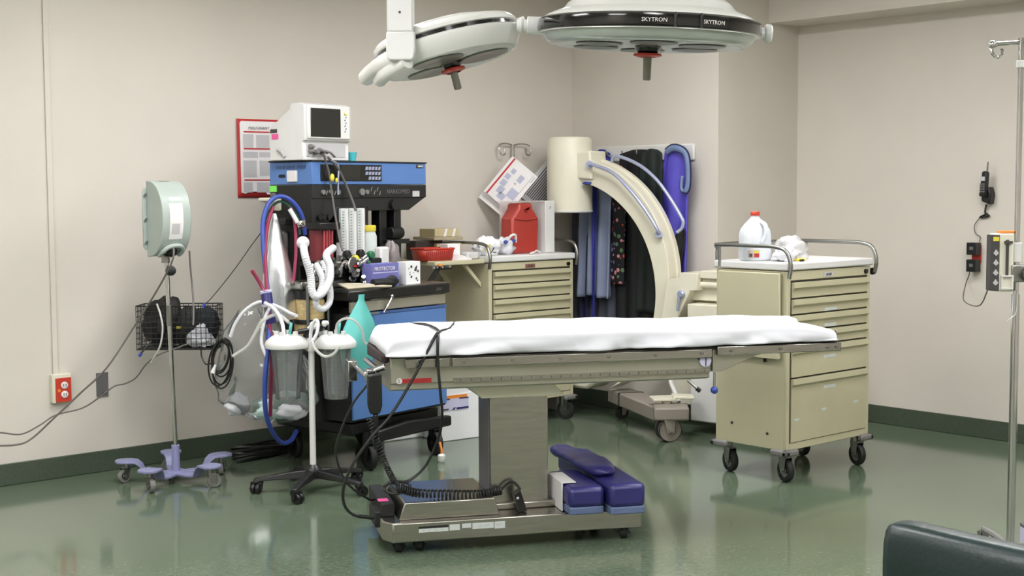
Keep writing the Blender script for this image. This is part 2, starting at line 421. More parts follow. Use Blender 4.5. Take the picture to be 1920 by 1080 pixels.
obj('angle_dial', q, [LAVL, PDARK], OT)
q = MB(); q.cyl((1.46,-.02,.735),(1.455,-.03,.665),.006); q.m = 1; q.blob((1.455,-.03,.655),(.017,.017,.017),0); obj('hinge_lever', q, [DCHROME, BHOSE], OT, label='lever with a blue ball')
q = MB(); q.cyl((1.34,-.0,.70),(1.375,-.02,.665),.006); q.m = 1; q.cyl((1.375,-.02,.665),(1.39,-.025,.652),.01); obj('lock_lever', q, [DCHROME, BLACK], OT)
# printed plates
q = MB(); q.box(.05,.175,-.0145,-.0118,.737,.756); pl_ = obj('name_plate', q, PRED, OT, label='red name plate')
text('SKYTRON  3100', .0145, PINKRED, pl_, (.053,-.0148,.7415), sx=1.02)
q = MB(); q.cyl((.037,-.0145,.747),(.037,-.0118,.747),.0125); lg = obj('round_logo', q, WPLAS, OT)
text('S', .022, PDARK, lg, (.0305,-.0148,.7395))
q = MB(); q.box(.11,.24,-.0315,-.03,.112,.121); bl = obj('base_label', q, INK, OT); 
q = MB(); q.box(.112,.24,-.0313,-.03,.095,.111); q.box(.245,.29,-.0313,-.03,.096,.122); q.box(.30,.34,-.0313,-.03,.103,.122); q.box(.345,.44,-.0313,-.03,.096,.122); q.box(.443,.49,-.0313,-.03,.092,.122)
q.m = 1
for x in (.125,.15,.18,.205): q.box(x,x+.012,-.0316,-.0312,.099,.106)
for x in (.37,.4,.45): q.box(x,x+.02,-.0316,-.0312,.104,.112)
obj('label_strip', q, [PGRAY2, PGRAY], OT, kind='stuff')
# head-end bracket
q = MB(); q.cyl((-.02,-.01,.81),(-.1,.03,.775),.016); q.cyl((-.045,0,.79),(-.045,.42,.79),.012); q.box(-.1,-.06,-.01,.05,.74,.80); q.cyl((-.1,.02,.77),(-.11,.36,.78),.01); q.box(-.14,-.1,.3,.4,.71,.8); obj('head_clamp', q, CHROME, OT, bevel=.003)
q = MB(); q.prism([(.5,.86),(.5,.8),(.02,.82),(.02,.86)], 'x', -.03,.0); obj('head_pad_edge', q, MAROON, OT, bevel=.01)
# dark mattress and the sheet over it
MT = MB(); MT.X = Matrix.Translation((3.404,4.614,0)) @ Matrix.Rotation(R(-27.8),4,'Z')
MT.box(.0,2.065,-.02,.48,.846,.862); MT.box(2.03,2.068,.0,.46,.856,.90); solo('table_pad', MT, MAROON, 'dark padded mattress edge showing between the white sheet and the steel table', 'mattress', bevel=.006)
SH = MB(); SH.X = MT.X
def sheet(u, v):
    x = -.022+2.075*u
    endr = min(1, max(.0, (x+.022)/.05)); endl = min(1, max(0, (2.053-x)/.022))
    e = (1-(1-endr)**2.5)*(1-(1-endl)**3)
    c = v*2-1
    n1 = noise.noise(Vector((x*2.2, c*1.2, .3))); n2 = noise.noise(Vector((x*7+c*3, c*4, 2.0))); n3 = noise.noise(Vector((x*3.2-c*2.5, c*2, 7.0)))
    n4 = noise.noise(Vector((x*11, c*2.2, 11.0)))
    top = .937+.008*math.sin(x*2.1+.4)-.026*max(0, (x-1.9)/.15)**2*(c < .4)+.01*max(0,1-abs(x-1.75)/.25)
    a = abs(c); s_ = math.copysign(1, c)
    hem = .857+.006*n1+.005*n4+.010*max(0,x-1.3)
    zt_ = top+.007*n1+.005*n2
    if a < .70: y = .225+s_*.243*(a/.70); z = zt_
    elif a < .82:
        t = (a-.70)/.12; y = .225+s_*(.243+.026*math.sin(t*PI/2)); z = zt_-.026*(1-math.cos(t*PI/2))
    else:
        t = (a-.82)/.18; f1 = math.sin(x*15+4*n1+2.2*t); f2 = math.sin(x*33+6*n2-1.5*t)
        fold = .010*f1+.013*n3+.008*f2*(n1+.4)+.007*n4
        y = .225+s_*(.269+.012*t+fold*t**.7*(.5+t)); z = (zt_-.026)*(1-t)+hem*t
    z = hem+(z-hem)*(.5+.5*e if x > 1 else .12+.88*e)
    y = .225+(y-.225)*(1-.06*(1-e))
    return (x, y, z)
SH.surf(sheet, 220, 70)
solo('bed_sheet', SH, LINEN, 'white sheet tucked over the operating table mattress', 'sheet', smooth=70, solid=.004)

# hand control, coil cords and cables at the head end
q = MB(); q.X = MT.X
q.prism([(-.105,.785),(-.045,.79),(-.045,.655),(-.055,.62),(-.095,.62),(-.105,.66)], 'y', -.075,-.04)
q.cyl((-.072,-.06,.62),(-.072,-.06,.52),.012); q.cyl((-.072,-.06,.52),(-.066,-.06,.47),.016)
HC = solo('hand_control', q, BLACK, 'black hand control pendant hanging at the head end of the steel table', 'remote control', bevel=.006)
def coil(mb, pts, rad, turns, wire):
    P = spline(pts, 40); N = len(P); out = []; nrm = None; M_ = turns*12
    for i in range(M_+1):
        t = i/M_*(N-1); k_ = min(int(t), N-2); p = P[k_].lerp(P[k_+1], t-k_)
        d = (P[k_+1]-P[k_]).normalized(); nrm = d.orthogonal() if nrm is None else (nrm-d*nrm.dot(d))
        nrm.normalize(); b = d.cross(nrm); a = 2*PI*i/12
        out.append(p+(nrm*math.cos(a)+b*math.sin(a))*rad)
    mb.tube(out, wire, 6, raw=True)
q = MB(); q.X = MT.X; coil(q, [(-0.101,-0.070,0.603), (-0.066,-0.070,0.500), (-0.028,-0.060,0.394), (0.015,-0.000,0.311)], .011, 24, .0035)
CC = solo('coiled_cord', q, BCABLE, 'black coiled cord hanging from the pendant down to the table base', 'cord'); adopt(CC, HC)
q = MB(); q.X = MT.X; coil(q, [(0.022,0.020,0.290), (0.115,0.050,0.250), (0.259,0.070,0.233), (0.404,0.080,0.222), (0.505,0.100,0.226)], .016, 34, .0045)
q.tube([(0.500,0.100,0.227), (0.534,0.100,0.258), (0.563,0.090,0.261), (0.585,0.070,0.233)], .006)
CC = solo('coiled_cord', q, BCABLE, 'black coiled cord stretched along the top of the table base towards the column', 'cord')
q = MB(); q.X = MT.X; q.prism([(.545,.22),(.575,.24),(.605,.145),(.57,.142)], 'y', .03,.075); q.m = 1; q.box(.556,.568,.028,.032,.2,.21)
FP = solo('hand_control', q, [BLACK, PGRAY], 'black grip control standing on the table base in front of the column', 'remote control', bevel=.006); adopt(CC, FP)
q = MB(); q.X = MT.X; q.tube([(-0.027,0.030,0.291), (0.012,0.060,0.305), (0.078,0.080,0.290), (0.087,0.050,0.273), (0.030,0.030,0.255), (-0.023,0.030,0.272), (-0.001,0.050,0.299), (0.063,0.060,0.284), (0.036,0.020,0.266)], .006)
solo('cable_bundle', q, BCABLE, 'small bundle of black cable looped on the left end of the table base', 'cable')
q = MB(); q.X = MT.X; q.tube([(0.167,0.460,0.943), (0.213,0.300,0.952), (0.217,0.040,0.951), (0.184,-0.050,0.934), (0.101,-0.062,0.785), (-0.006,-0.080,0.622), (-0.088,-0.100,0.540), (-0.167,-0.100,0.432), (-0.210,-0.080,0.329), (-0.209,-0.060,0.246), (-0.169,-0.040,0.193), (-0.097,-0.000,0.168)], .0065)
q.cyl((-0.140,-0.020,0.180), (-0.076,0.020,0.160), .009)
solo('power_cable', q, BCABLE, 'thick black cable falling over the white sheet and looping back into the table base', 'cable')
q = MB(); q.X = MT.X; q.tube([(0.372,0.460,0.942), (0.298,0.200,0.943), (0.222,0.040,0.947), (0.198,-0.050,0.929), (0.195,-0.060,0.826), (0.205,-0.062,0.690), (0.217,-0.030,0.605), (0.229,0.100,0.490), (0.175,0.120,0.359), (0.105,0.100,0.301), (0.053,0.070,0.294)], .0062)
solo('power_cable', q, BCABLE, 'second black cable crossing the white sheet and hanging straight down past the red plate', 'cable')
q = MB(); q.X = MT.X; q.tube([(-0.081,0.100,0.724), (-0.148,0.120,0.632), (-0.205,0.140,0.492), (-0.215,0.160,0.407), (-0.166,0.200,0.279), (-0.067,0.250,0.191), (-0.024,0.300,0.175)], .005)
solo('cable', q, BCABLE, 'thin black cable curving behind the suction stand foot', 'cable')
# arm-board pads stored on the base
def pad(name, label, x0,x1,y0,y1,z0,z1, m2=True):
    t = thing(name, label, 'cushion', tuple(MT.X @ Vector(((x0+x1)/2,(y0+y1)/2,z0))), -27.8)
    hx=(x1-x0)/2; hy=(y1-y0)/2
    obj('cushion', MB().box(-hx,hx,-hy,hy,.03,z1-z0), NAVY, t, bevel=.022)
    obj('foam_base', MB().box(-hx+.004,hx-.004,-hy+.004,hy-.004,0,.034), NAVY2, t, bevel=.006)
    return t
pad('arm_board_pad', 'shorter navy arm-board pad with a white band, lying on the table base', .762,.925,-.09,.3,.141,.262)
pad('arm_board_pad', 'long navy arm-board pad at the right end of the table base', .936,1.1,-.13,.72,.141,.275)
q = MB(); q.X = MT.X; q.box(.752,.76,.0,.22,.142,.268); q.box(.752,.82,.0,.22,.264,.269); solo('white_strap', q, WPLAS, 'white band around the shorter navy pad', 'strap', bevel=.002)
q = MB(); q.X = MT.X
a_ = Vector((.90,.62,.30)); b_ = Vector((.985,.02,.295))
def rollpad(u, v):
    t = v; c = a_.lerp(b_, t); w_ = .085*(math.sin(PI*min(1,max(0,t)))**.35)+.002; a = 2*PI*u
    ca = math.copysign(abs(math.cos(a))**.8, math.cos(a)); sa = math.copysign(abs(math.sin(a))**.8, math.sin(a))
    return (c.x+w_*ca+.02*math.sin(t*4), c.y, c.z+.025*sa*min(1, w_/.05)+.006*noise.noise(Vector((t*9,u*5,0))))
q.surf(rollpad, 20, 26, True); solo('limb_strap_pad', q, NAVY, 'soft navy restraint pad lying across the two arm-board pads', 'pad', smooth=60)
# ---------------------------------------------------------------- anesthesia machine
AM = thing('anesthesia_machine', 'blue and black anesthesia machine on big casters against the left wall', 'medical machine', (4.373,6.144,0), 10)
AX = Matrix.Translation((4.373,6.144,0)) @ Matrix.Rotation(R(10),4,'Z')
mb = MB(); mb.box(-.1,.62,.02,.64,.2,.27); mb.prism([(-.02,.15),(-.02,.21),(.3,.24),(.66,.22),(.66,.16)], 'y', -.05,.0); obj('base_frame', mb, BLACK, AM, bevel=.01)
for x, y in ((0,0),(.55,0),(-.0,.6),(.55,.6)):
    caster(AM, x, y, .072, .035, .21, -1.9, BLACK, RUBBER, BLACK, hr=.8)
    q = MB(); q.lathe([(.05,0),(.054,.002),(.05,.004)], (x-.006,y-.02,.072), (.95,.31,0), 24, caps=False)
# lower cabinet: blue drawer block, gray drawer strip, black shelf
mb = MB(); mb.box(-.17,.615,-.04,.5,.29,.88); obj('cabinet', mb, BLACKM, AM)
dr = obj('drawer', MB().box(-.165,.612,-.055,-.04,.30,.872), BLUE, AM, bevel=.006)
obj('trim_strip', MB().box(-.165,.612,-.058,-.052,.872,.885), DBLUE, AM)
dr = obj('drawer', MB().box(-.165,.612,-.05,-.03,.89,.95), STEELP, AM, bevel=.004, label='slim gray drawer under the shelf')
sf = obj('work_shelf', MB().box(-.2,.63,-.07,.5,.955,1.012), BLACK, AM, bevel=.008)
obj('work_top', MB().box(-.19,.625,-.06,.34,1.012,1.016), DCHROME, sf)
text('2000', .026, DCHROME, sf, (.50,-.0725,.972), shear=.35)
q = MB(); q.prism([(.475,1.03),(.525,1.03),(.60,1.115),(.565,1.115)], 'y', -.04,-.028); q.m = 1; q.prism([(.565,1.112),(.60,1.112),(.592,1.123),(.57,1.123)], 'y', -.042,-.026)
obj('lever', q, [BLACK, ORANGE], AM, label='black lever with an orange tip')
q = MB(); q.cyl((.56,-.045,1.10),(.665,-.045,1.098),.011); q.m = 1
for x in (.50,.53,.575,.64): q.box(x,x+.012,-.058,-.05,1.1,1.112)
obj('latch_bar', q, [BLACK, CHROME], AM)
# upright back structure
mb = MB(); mb.box(-.10,.10,.42,.62,.27,1.45); mb.box(.10,.46,.46,.6,1.0,1.45); mb.box(-.16,-.06,.12,.2,.3,1.03); mb.box(-.2,-.02,.16,.6,.27,.75); obj('back_column', mb, BLACKM, AM, bevel=.006)
for xa in (.46,.585):
    obj('post', MB().box(xa,xa+.06,.33,.4,1.0,1.45), BLACK, AM, bevel=.003)
q = MB(); q.box(.49,.69,.3,.36,1.235,1.262); q.cyl((.52,.31,1.30),(.62,.31,1.30),.035); obj('post_bracket', q, BLACK, AM, bevel=.004)
# top housing: blue box above, black panel below with a chamfered end
hb = obj('monitor_box', MB().box(-.10,.85,.31,.66,1.588,1.716), BLUE, AM, bevel=.004)
obj('lid', MB().box(-.104,.854,.305,.664,1.716,1.724), BLACKM, hb)
sc = obj('display_window', MB().box(-.035,.455,.304,.312,1.609,1.702), BLACK, hb, bevel=.002)
obj('screen', MB().box(.12,.275,.302,.306,1.615,1.697), SCREEN, sc)
kp = MB()
for r_ in range(3):
    for c in range(5):
        if r_ == 0 and c == 0: continue
        x = .315+.026*c; z = 1.615+.029*r_; kp.prism([(x,z),(x+.017,z),(x+.023,z+.019),(x+.006,z+.019)], 'y', .299,.305)
obj('keypad_button', kp, TUBEB, sc, kind='stuff')
q = MB(); q.box(.76,.82,.305,.311,1.69,1.708); bd = obj('badge', q, PDARK, hb)
q = MB()
for i in range(4): q.prism([(.772+.011*i,1.694),(.778+.011*i,1.694),(.782+.011*i,1.704),(.776+.011*i,1.704)], 'y', .303,.306)
obj('badge_print', q, PAPER, bd, kind='stuff')
# side face of the box: vents, socket, cover plate
for i in range(3):
    y0 = .60-.085*i; obj('vent', MB().box(-.103,-.099,y0-.068,y0,1.677,1.696), DBLUE, hb)
obj('cover_plate', MB().box(-.112,-.099,.425,.505,1.603,1.668), PAPER, hb, bevel=.004, label='pale square cover plate')
obj('socket', MB().prism([(.525,1.636),(.535,1.628),(.575,1.628),(.585,1.636),(.575,1.646),(.535,1.646)], 'x', -.103,-.099), INK, hb)
mb = MB(); mb.box(-.10,.85,.31,.66,1.51,1.586); mb.prism([(-.1,1.512),(.85,1.512),(.70,1.435),(.1,1.435),(.02,1.37),(-.1,1.37)], 'y', .315,.66)
ap = obj('alarm_panel', mb, BLACKM, AM, bevel=.003)
text('NARKOMED', .036, GRAYP, ap, (.50,.3095,1.535), shear=.15, sx=1.0)
obj('maker_label', MB().box(.725,.785,.306,.311,1.515,1.55), PGRAY, ap)
q = MB()
for x in (-.02,.04,.1,.29,.33): q.cyl((x,.31,1.545),(x,.298,1.545),.013 if x != .29 else .02, seg=16)
obj('knob', q, GRAYW, ap, kind='stuff')
q = MB()
for x, z in ((.0,1.53),(.065,1.528),(.36,1.55),(.385,1.53),(.41,1.548),(.43,1.525)): q.prism([(x,z),(x+.006,z),(x+.016,z+.024),(x+.01,z+.024)], 'y', .304,.312)
obj('switch_marks', q, CHROME, ap, kind='stuff')
q = MB()
for x in (-.05,-.02,.02): q.cyl((x,.315,1.405),(x,.295,1.405),.016, seg=14)
q.cyl((.55,.315,1.47),(.55,.285,1.47),.03)
obj('pressure_gauge', q, BLACK, ap, kind='stuff')
obj('green_tag', MB().box(-.104,-.1,.60,.66,1.548,1.582), GREENN, ap, label='bright green tag')
obj('small_label', MB().box(-.103,-.1,.61,.655,1.518,1.544), GRAYP, ap)
# flowmeter tubes
fl = obj('flowmeter_block', MB().box(.085,.345,.31,.36,1.165,1.46), BLACK, AM, bevel=.004)
for x in (.10,.165,.232):
    c = obj('flow_tube', MB().box(x,x+.062,.285,.31,1.18,1.452), PGRAY2, fl, bevel=.006)
    q = MB(); q.cyl((x+.042,.287,1.185),(x+.042,.287,1.45),.011,seg=10); q.m = 1
    for i in range(16): q.box(x+.006,x+.02,.2835,.286,1.19+.016*i,1.193+.016*i)
    obj('scale', q, [PAPER, PDARK], c)
GKN = mat('green_knob',(40,110,70),.4)
for p_, mm in (((-0.042,0.120,1.197),BLACK),((0.020,0.120,1.168),YELLOW),((0.063,0.120,1.199),BLACK),((0.034,0.110,1.125),YELLOW),((0.107,0.110,1.134),GKN),((-0.010,0.120,1.115),BLACK),((0.143,0.120,1.187),GKN),((0.079,0.100,1.091),BLACK),((-0.047,0.120,1.147),CHROME),((0.087,0.120,1.159),BLACK)):
    q = MB(); q.lathe([(.02,0),(.024,.01),(.024,.03),(.018,.036)], p_, (.15,-1,.1), 14); obj('flow_knob', q, mm, AM)
obj('knob_block', MB().box(-.0,.26,.12,.22,1.03,1.17), BLACK, AM, bevel=.01)
obj('manifold', MB().box(.07,.34,.3,.42,1.03,1.165), BLACK, AM, bevel=.008)
# bellows with red frame
q = MB(); q.cyl((-.06,.3,1.16),(-.06,.3,1.335),.06); q.m = 1
for i in range(4): q.cyl((-.085+.02*i,.235,1.17),(-.085+.02*i,.235,1.33),.007,seg=8)
obj('bellows', q, [mat('bellows_red',(118,44,50),.35,alpha=1), mat('bellows_rod',(170,70,76),.3)], AM)
for z0, z1 in ((1.335,1.375),(1.13,1.16)): obj('bellows_plate', MB().box(-.13,.03,.22,.4,z0,z1), BLACK, AM, bevel=.005)
obj('level_glass', MB().box(.02,.045,.22,.25,1.13,1.26), PGRAY, AM, bevel=.003)
# absorber on an arm at the left side
ab = obj('absorber', MB().cyl((-.285,.15,.70),(-.285,.15,.97),.082,seg=28), TAN, AM)
q = MB()
for z0, z1 in ((.97,1.02),(.835,.86),(.67,.70)): q.cyl((-.285,.15,z0),(-.285,.15,z1),.09,seg=28)
obj('absorber_cap', q, BLACK, ab, bevel=.004, kind='stuff')
q = MB(); q.box(-.3,-.24,.062,.066,.76,.80); obj('absorber_label', q, PGRAY, ab)
q = MB(); q.box(-.385,-.02,.1,.26,1.02,1.065); q.cyl((-.15,.18,.6),(-.15,.18,1.02),.025); q.cyl((-.36,.08,.72),(-.36,.08,1.05),.01); q.cyl((-.21,.08,.72),(-.21,.08,1.05),.01); obj('absorber_head', q, DCHROME, AM, bevel=.01)
for i, (x, y, z) in enumerate(((-.30,.1,1.11),(-.2,.06,1.14),(-.12,.1,1.12))):
    q = MB(); q.lathe([(.03,-.04),(.034,.0),(.034,.03),(.02,.05)], (x,y,z), (0,0,1), 20); obj('valve_dome', q, CHROME if i != 1 else BLACK, AM)
q = MB(); q.lathe([(.045,0),(.05,.012),(.05,.03),(.043,.034)], (-.02,.10,1.135), (.1,-1,.1), 24); g_ = obj('gauge', q, CHROME, AM)
q = MB(); q.lathe([(.041,.0345),(.001,.035)], (-.02,.10,1.135), (.1,-1,.1), 24, caps=False); q.m = 1; q.box(-.03,-.008,.056,.062,1.13,1.142); obj('gauge_face', q, [PDARK, PRED], g_)
random.seed(3)
for i in range(30):
    x = random.uniform(-.36,.2); y = random.uniform(.02,.2); z = random.uniform(.99,1.18)
    d = Vector((random.uniform(-1,1), random.uniform(-1,-.1), random.uniform(-.3,1))).normalized()
    q = MB(); q.lathe([(.012,-.03),(.017,-.02),(.017,.0),(.022,.004),(.022,.018),(.013,.022),(.011,.05)], (x,y,z), d, 14)
    obj('fitting', q, [DCHROME, CHROME, BLACK, GRAYW][i % 4], AM)
q = MB(); q.box(-.15,.02,.12,.22,.9,1.1); q.box(.0,.06,.06,.1,.93,1.03); obj('circuit_block', q, BLACK, AM, bevel=.008)
q = MB(); q.cyl((.03,.02,.90),(.03,.02,1.04),.02); q.cyl((.085,.02,.98),(.085,.02,1.06),.014); q.tube([(-.1,.0,1.0),(-.05,-.03,.96),(.02,-.02,1.0)], .012); obj('gas_valve', q, DCHROME, AM)
q = MB(); q.tube([(-.22,-.06,.875),(-.1,-.07,.878),(.02,-.075,.878)], .006); q.tube([(.06,-.075,.88),(.1,-.08,.93),(.13,-.075,.965)], .007); q.blob((.13,-.075,.965),(.012,.012,.012),0); obj('bag_arm', q, CHROME, AM)
# hose hook and gray side tank
q = MB(); q.box(-.17,-.1,.46,.54,1.36,1.40); obj('hose_hook', q, BLACK, AM, bevel=.004)
q = MB(); q.box(-.20,-.1,.5,.62,.7,1.33); obj('side_panel', q, GRAYW, AM, bevel=.02)

# white corrugated breathing circuit hanging off the absorber
def corr(mb, pts, r, pitch=.012):
    P = spline(pts, 30); L_ = sum((P[i+1]-P[i]).length for i in range(len(P)-1)); n_ = max(8, int(L_/pitch*4))
    out = []; acc = [0]
    for i in range(len(P)-1): acc.append(acc[-1]+(P[i+1]-P[i]).length)
    j = 0
    for k_ in range(n_+1):
        d = L_*k_/n_
        while j < len(P)-2 and acc[j+1] < d: j += 1
        t = (d-acc[j])/max(1e-9, acc[j+1]-acc[j]); out.append(P[j].lerp(P[j+1], t))
    mb.tube(out, lambda t: r*(1-.09*(.5+.5*math.cos(t*n_/4*2*PI))), 12, raw=True)
HX = AX
q = MB(); q.X = HX
corr(q, [(-0.463,-0.000,1.281), (-0.496,-0.050,1.214), (-0.470,-0.060,1.115), (-0.469,-0.070,1.032), (-0.453,-0.080,1.001), (-0.409,-0.090,1.021), (-0.351,-0.080,1.082), (-0.327,-0.060,1.151), (-0.314,-0.020,1.211), (-0.195,0.050,1.243)], .021)
q.blob((-0.463,-0.000,1.281), (.034,.034,.034), 0)
solo('breathing_hose', q, CORR, 'white corrugated breathing hose with a round end looping low in front of the absorber', 'hose')
q = MB(); q.X = HX
corr(q, [(-0.374,-0.000,1.165), (-0.374,-0.040,1.110), (-0.377,-0.050,1.054), (-0.427,-0.060,0.987), (-0.431,-0.060,0.953), (-0.399,-0.070,0.929), (-0.338,-0.060,0.958), (-0.300,-0.030,1.020), (-0.297,-0.000,1.105), (-0.281,0.040,1.174)], .018)
solo('breathing_hose', q, CORR, 'lower white corrugated breathing hose ending in a small loop above the suction canisters', 'hose')
# teal breathing bag
q = MB(); q.X = HX
c0 = Vector((-0.194,-0.160,0.999)); c1 = Vector((-0.282,-0.200,0.587))
def bag(u, v):
    a = 2*PI*u; w_ = .022 if v < .075 else .024+.098*math.sin(min(1,max(0,v-.075)/.5)*PI/2)**1.15 - (.04*max(0,(v-.6)/.4)**1.6)
    if v > .985: w_ *= .3
    c = c0.lerp(c1, v); k_ = 1+.08*noise.noise(Vector((math.cos(a)*1.5,math.sin(a)*1.5,v*4)))+.05*math.cos(a*4+v*3)*(v > .09)
    return (c.x+w_*math.cos(a)*k_, c.y+w_*.4*math.sin(a)*k_, c.z)
q.surf(bag, 28, 40, True); solo('breathing_bag', q, TEAL, 'teal rubber breathing bag hanging beside the blue drawer front', 'bag', smooth=70)

# patient monitor
MO = thing('patient_monitor', 'white boxy patient monitor with a dark screen on top of the blue machine', 'monitor', tuple(AX @ Vector((.03,.33,1.724))), 10)
mb = MB(); mb.prism([(.0,.0),(.0,.10),(.0,.105),(-.02,.11),(-.02,.305),(.01,.318),(.09,.318),(.10,.285),(.26,.19),(.27,.16),(.27,.0)], 'x', -.18,.18)
ms = obj('housing', mb, WPLAS, MO, bevel=.008)
mb = MB(); mb.box(-.165,.165,-.032,-.015,.118,.308); fb = obj('bezel', mb, WHITE, MO, bevel=.012)
obj('screen', MB().box(-.145,.085,-.036,-.03,.13,.29), SCREEN, fb, bevel=.003)
q = MB()
for i in range(7): q.prism([(.115+.008*(i % 2),.16+.016*i),(.121+.008*(i % 2),.16+.016*i),(.127+.008*(i % 2),.168+.016*i),(.12+.008*(i % 2),.168+.016*i)], 'y', -.034,-.031)
obj('side_marks', q, DBLUE, fb, kind='stuff')
q = MB(); q.prism([(.112,.262),(.122,.26),(.127,.268),(.118,.272)], 'y', -.034,-.031); q.prism([(.128,.255),(.137,.253),(.14,.262),(.132,.264)], 'y', -.034,-.031); obj('yellow_marks', q, YELLOW, fb, kind='stuff')
q = MB(); q.box(-.15,.15,-.004,-.0005,.02,.09); cp = obj('connector_panel', q, PGRAY, MO)
for x, z in ((-.125,.075),(-.125,.05),(-.09,.045),(-.06,.055)):
    q = MB(); q.lathe([(.014,0),(.016,.006),(.012,.02),(.006,.035)], (x,-.003,z), (0,-1,0), 14); obj('plug', q, GRAYW, cp)
q = MB(); q.box(-.05,-.02,-.04,-.004,.035,.05); q.tube([(-.06,-.03,.055),(-.02,-.05,.045),(.01,-.045,.03),(.03,-.04,.02)], .007); obj('lead_plug', q, GRAYW, cp)
for y, z, dz, mm, n_ in ((.235,.155,.022,PDARK,'dark_label'),(.225,.12,.03,PINK,'pink_label')):
    obj(n_, MB().box(-.182,-.1795,y-.03,y+.025,z,z+dz), mm, MO)
q = MB(); q.tube([(-.181,.14,.02),(-.19,.16,.05),(-.19,.19,.06)], .012); obj('side_knob', q, PGRAY, MO)
for x in (-.15,.15):
    obj('foot', MB().box(x-.02,x+.02,.02,.25,-.0005,.006), GRAYW, MO)
# teal cup
q = MB(); q.X = AX; q.lathe([(.024,0),(.032,.05),(.03,.05),(.022,.003)], (.262,.36,1.7245), (0,0,1), 20, caps=False); q.lathe([(.0,0),(.024,0)], (.262,.36,1.7245), (0,0,1), 20, caps=False)
solo('plastic_cup', q, TEALP, 'small teal plastic cup beside the white monitor on the blue machine', 'cup')
# leads hanging from the monitor
q = MB(); q.X = AX; q.tube([(-0.045,0.270,1.754), (0.003,0.280,1.651), (0.012,0.270,1.546), (-0.014,0.220,1.427), (-0.042,0.160,1.294), (-0.058,0.120,1.221)], .006)
solo('monitor_lead', q, CABLE, 'gray lead hanging from the monitor straight down past the display window', 'cable')
q = MB(); q.X = AX; q.tube([(-0.013,0.270,1.740), (0.071,0.280,1.681), (0.140,0.280,1.576), (0.170,0.260,1.484), (0.170,0.240,1.439)], .0075)
solo('monitor_lead', q, CABLE, 'thicker gray lead slanting from the monitor to the flow tubes', 'cable')
q = MB(); q.X = AX; q.tube([(0.008,0.270,1.725), (0.075,0.280,1.696), (0.073,0.280,1.606), (0.072,0.280,1.530)], .005); q.m = 1; q.blob((0.018,0.270,1.627), (.015,.01,.022), .1); q.blob((0.051,0.270,1.612), (.008,.008,.014), .1)
solo('monitor_lead', q, [TUBEB, YELLOW], 'short pale lead with yellow clips in front of the display window', 'cable')

# things on the machine shelf
BT = thing('supply_bottle', 'white supply canister with a yellow lid behind the purple carton', 'bottle', tuple(AX @ Vector((.34,.24,1.0165))), 10)
obj('body', MB().box(-.02,.055,-.05,.0,0,.21), WPLAS, BT, bevel=.012); q = MB(); q.lathe([(.04,0),(.04,.27),(.034,.285),(.03,.3)], (-.015,.04,0), (0,0,1), 22); obj('canister', q, PGRAY2, BT)
q = MB(); q.lathe([(.034,.3),(.036,.305),(.036,.33),(.03,.335)], (-.015,.04,0), (0,0,1), 22); obj('lid', q, YELLOW, BT)
q = MB(); q.box(.05,.062,-.053,-.048,.1,.12); obj('tab', q, YELLOW, BT)
PC = thing('carton', 'purple printed carton on the machine shelf beside the white spotted carton', 'box', tuple(AX @ Vector((.128,.01,1.0165))), 10)
obj('box_body', MB().box(-.108,.108,-.04,.04,0,.13), PURPLEB, PC, bevel=.002); text('PROTECTOR', .029, PAPER, PC, (-.092,-.0415,.092), shear=.2, sx=1.0)
obj('print_band', MB().box(-.1,.1,-.041,-.0395,.078,.083), LAVL, PC)
WC = thing('carton', 'small white carton with dark printed spots on the machine shelf', 'box', tuple(AX @ Vector((.362,.01,1.0165))), 10)
obj('box_body', MB().box(-.06,.06,-.035,.035,0,.13), FOAM, WC, bevel=.002)
q = MB(); random.seed(5)
for i in range(12):
    x = random.uniform(-.042,.035); z = random.uniform(.015,.1); s_ = random.uniform(.004,.012) if i else .018
    q.prism([(x,z),(x+s_,z-.3*s_),(x+1.4*s_,z+.7*s_),(x+.6*s_,z+1.2*s_)], 'y', -.0365,-.0345)
obj('print_spots', q, PDARK, WC, kind='stuff')
q = MB(); q.X = AX; q.blob((.475,.25,1.13),(.055,.05,.12),.25,2.2,3,flat=1.017); solo('clear_bag', q, mat('smoky_bag',(150,140,140),.25,alpha=.75,bump=.5,bscale=25), 'crumpled smoky plastic bag between the white canister and the black post', 'bag', smooth=70)
q = MB(); q.X = AX; q.tube([(.0,-.055,1.045),(.08,-.06,1.045),(.14,-.058,1.04)], .022); q.blob((.15,-.058,1.048),(.045,.02,.034),.3,2,8)
solo('stethoscope_roll', q, BLACKM, 'rolled dark cuff lying in front of the purple carton', 'cuff')
q = MB(); q.X = AX
for i in range(6): q.tube([(-.17,-.03+.014*i,1.023+.004*i),(-.05,-.075+.02*i,1.028+.006*(i % 3)),(.06,-.085+.012*i,1.024+.004*(i % 2)),(.12,-.08+.012*i,1.022)], .006)
solo('tubing_bundle', q, mat('pale_tubing',(190,180,158),.4), 'bundle of pale tubing lying on the front of the machine shelf', 'tubing', smooth=60)

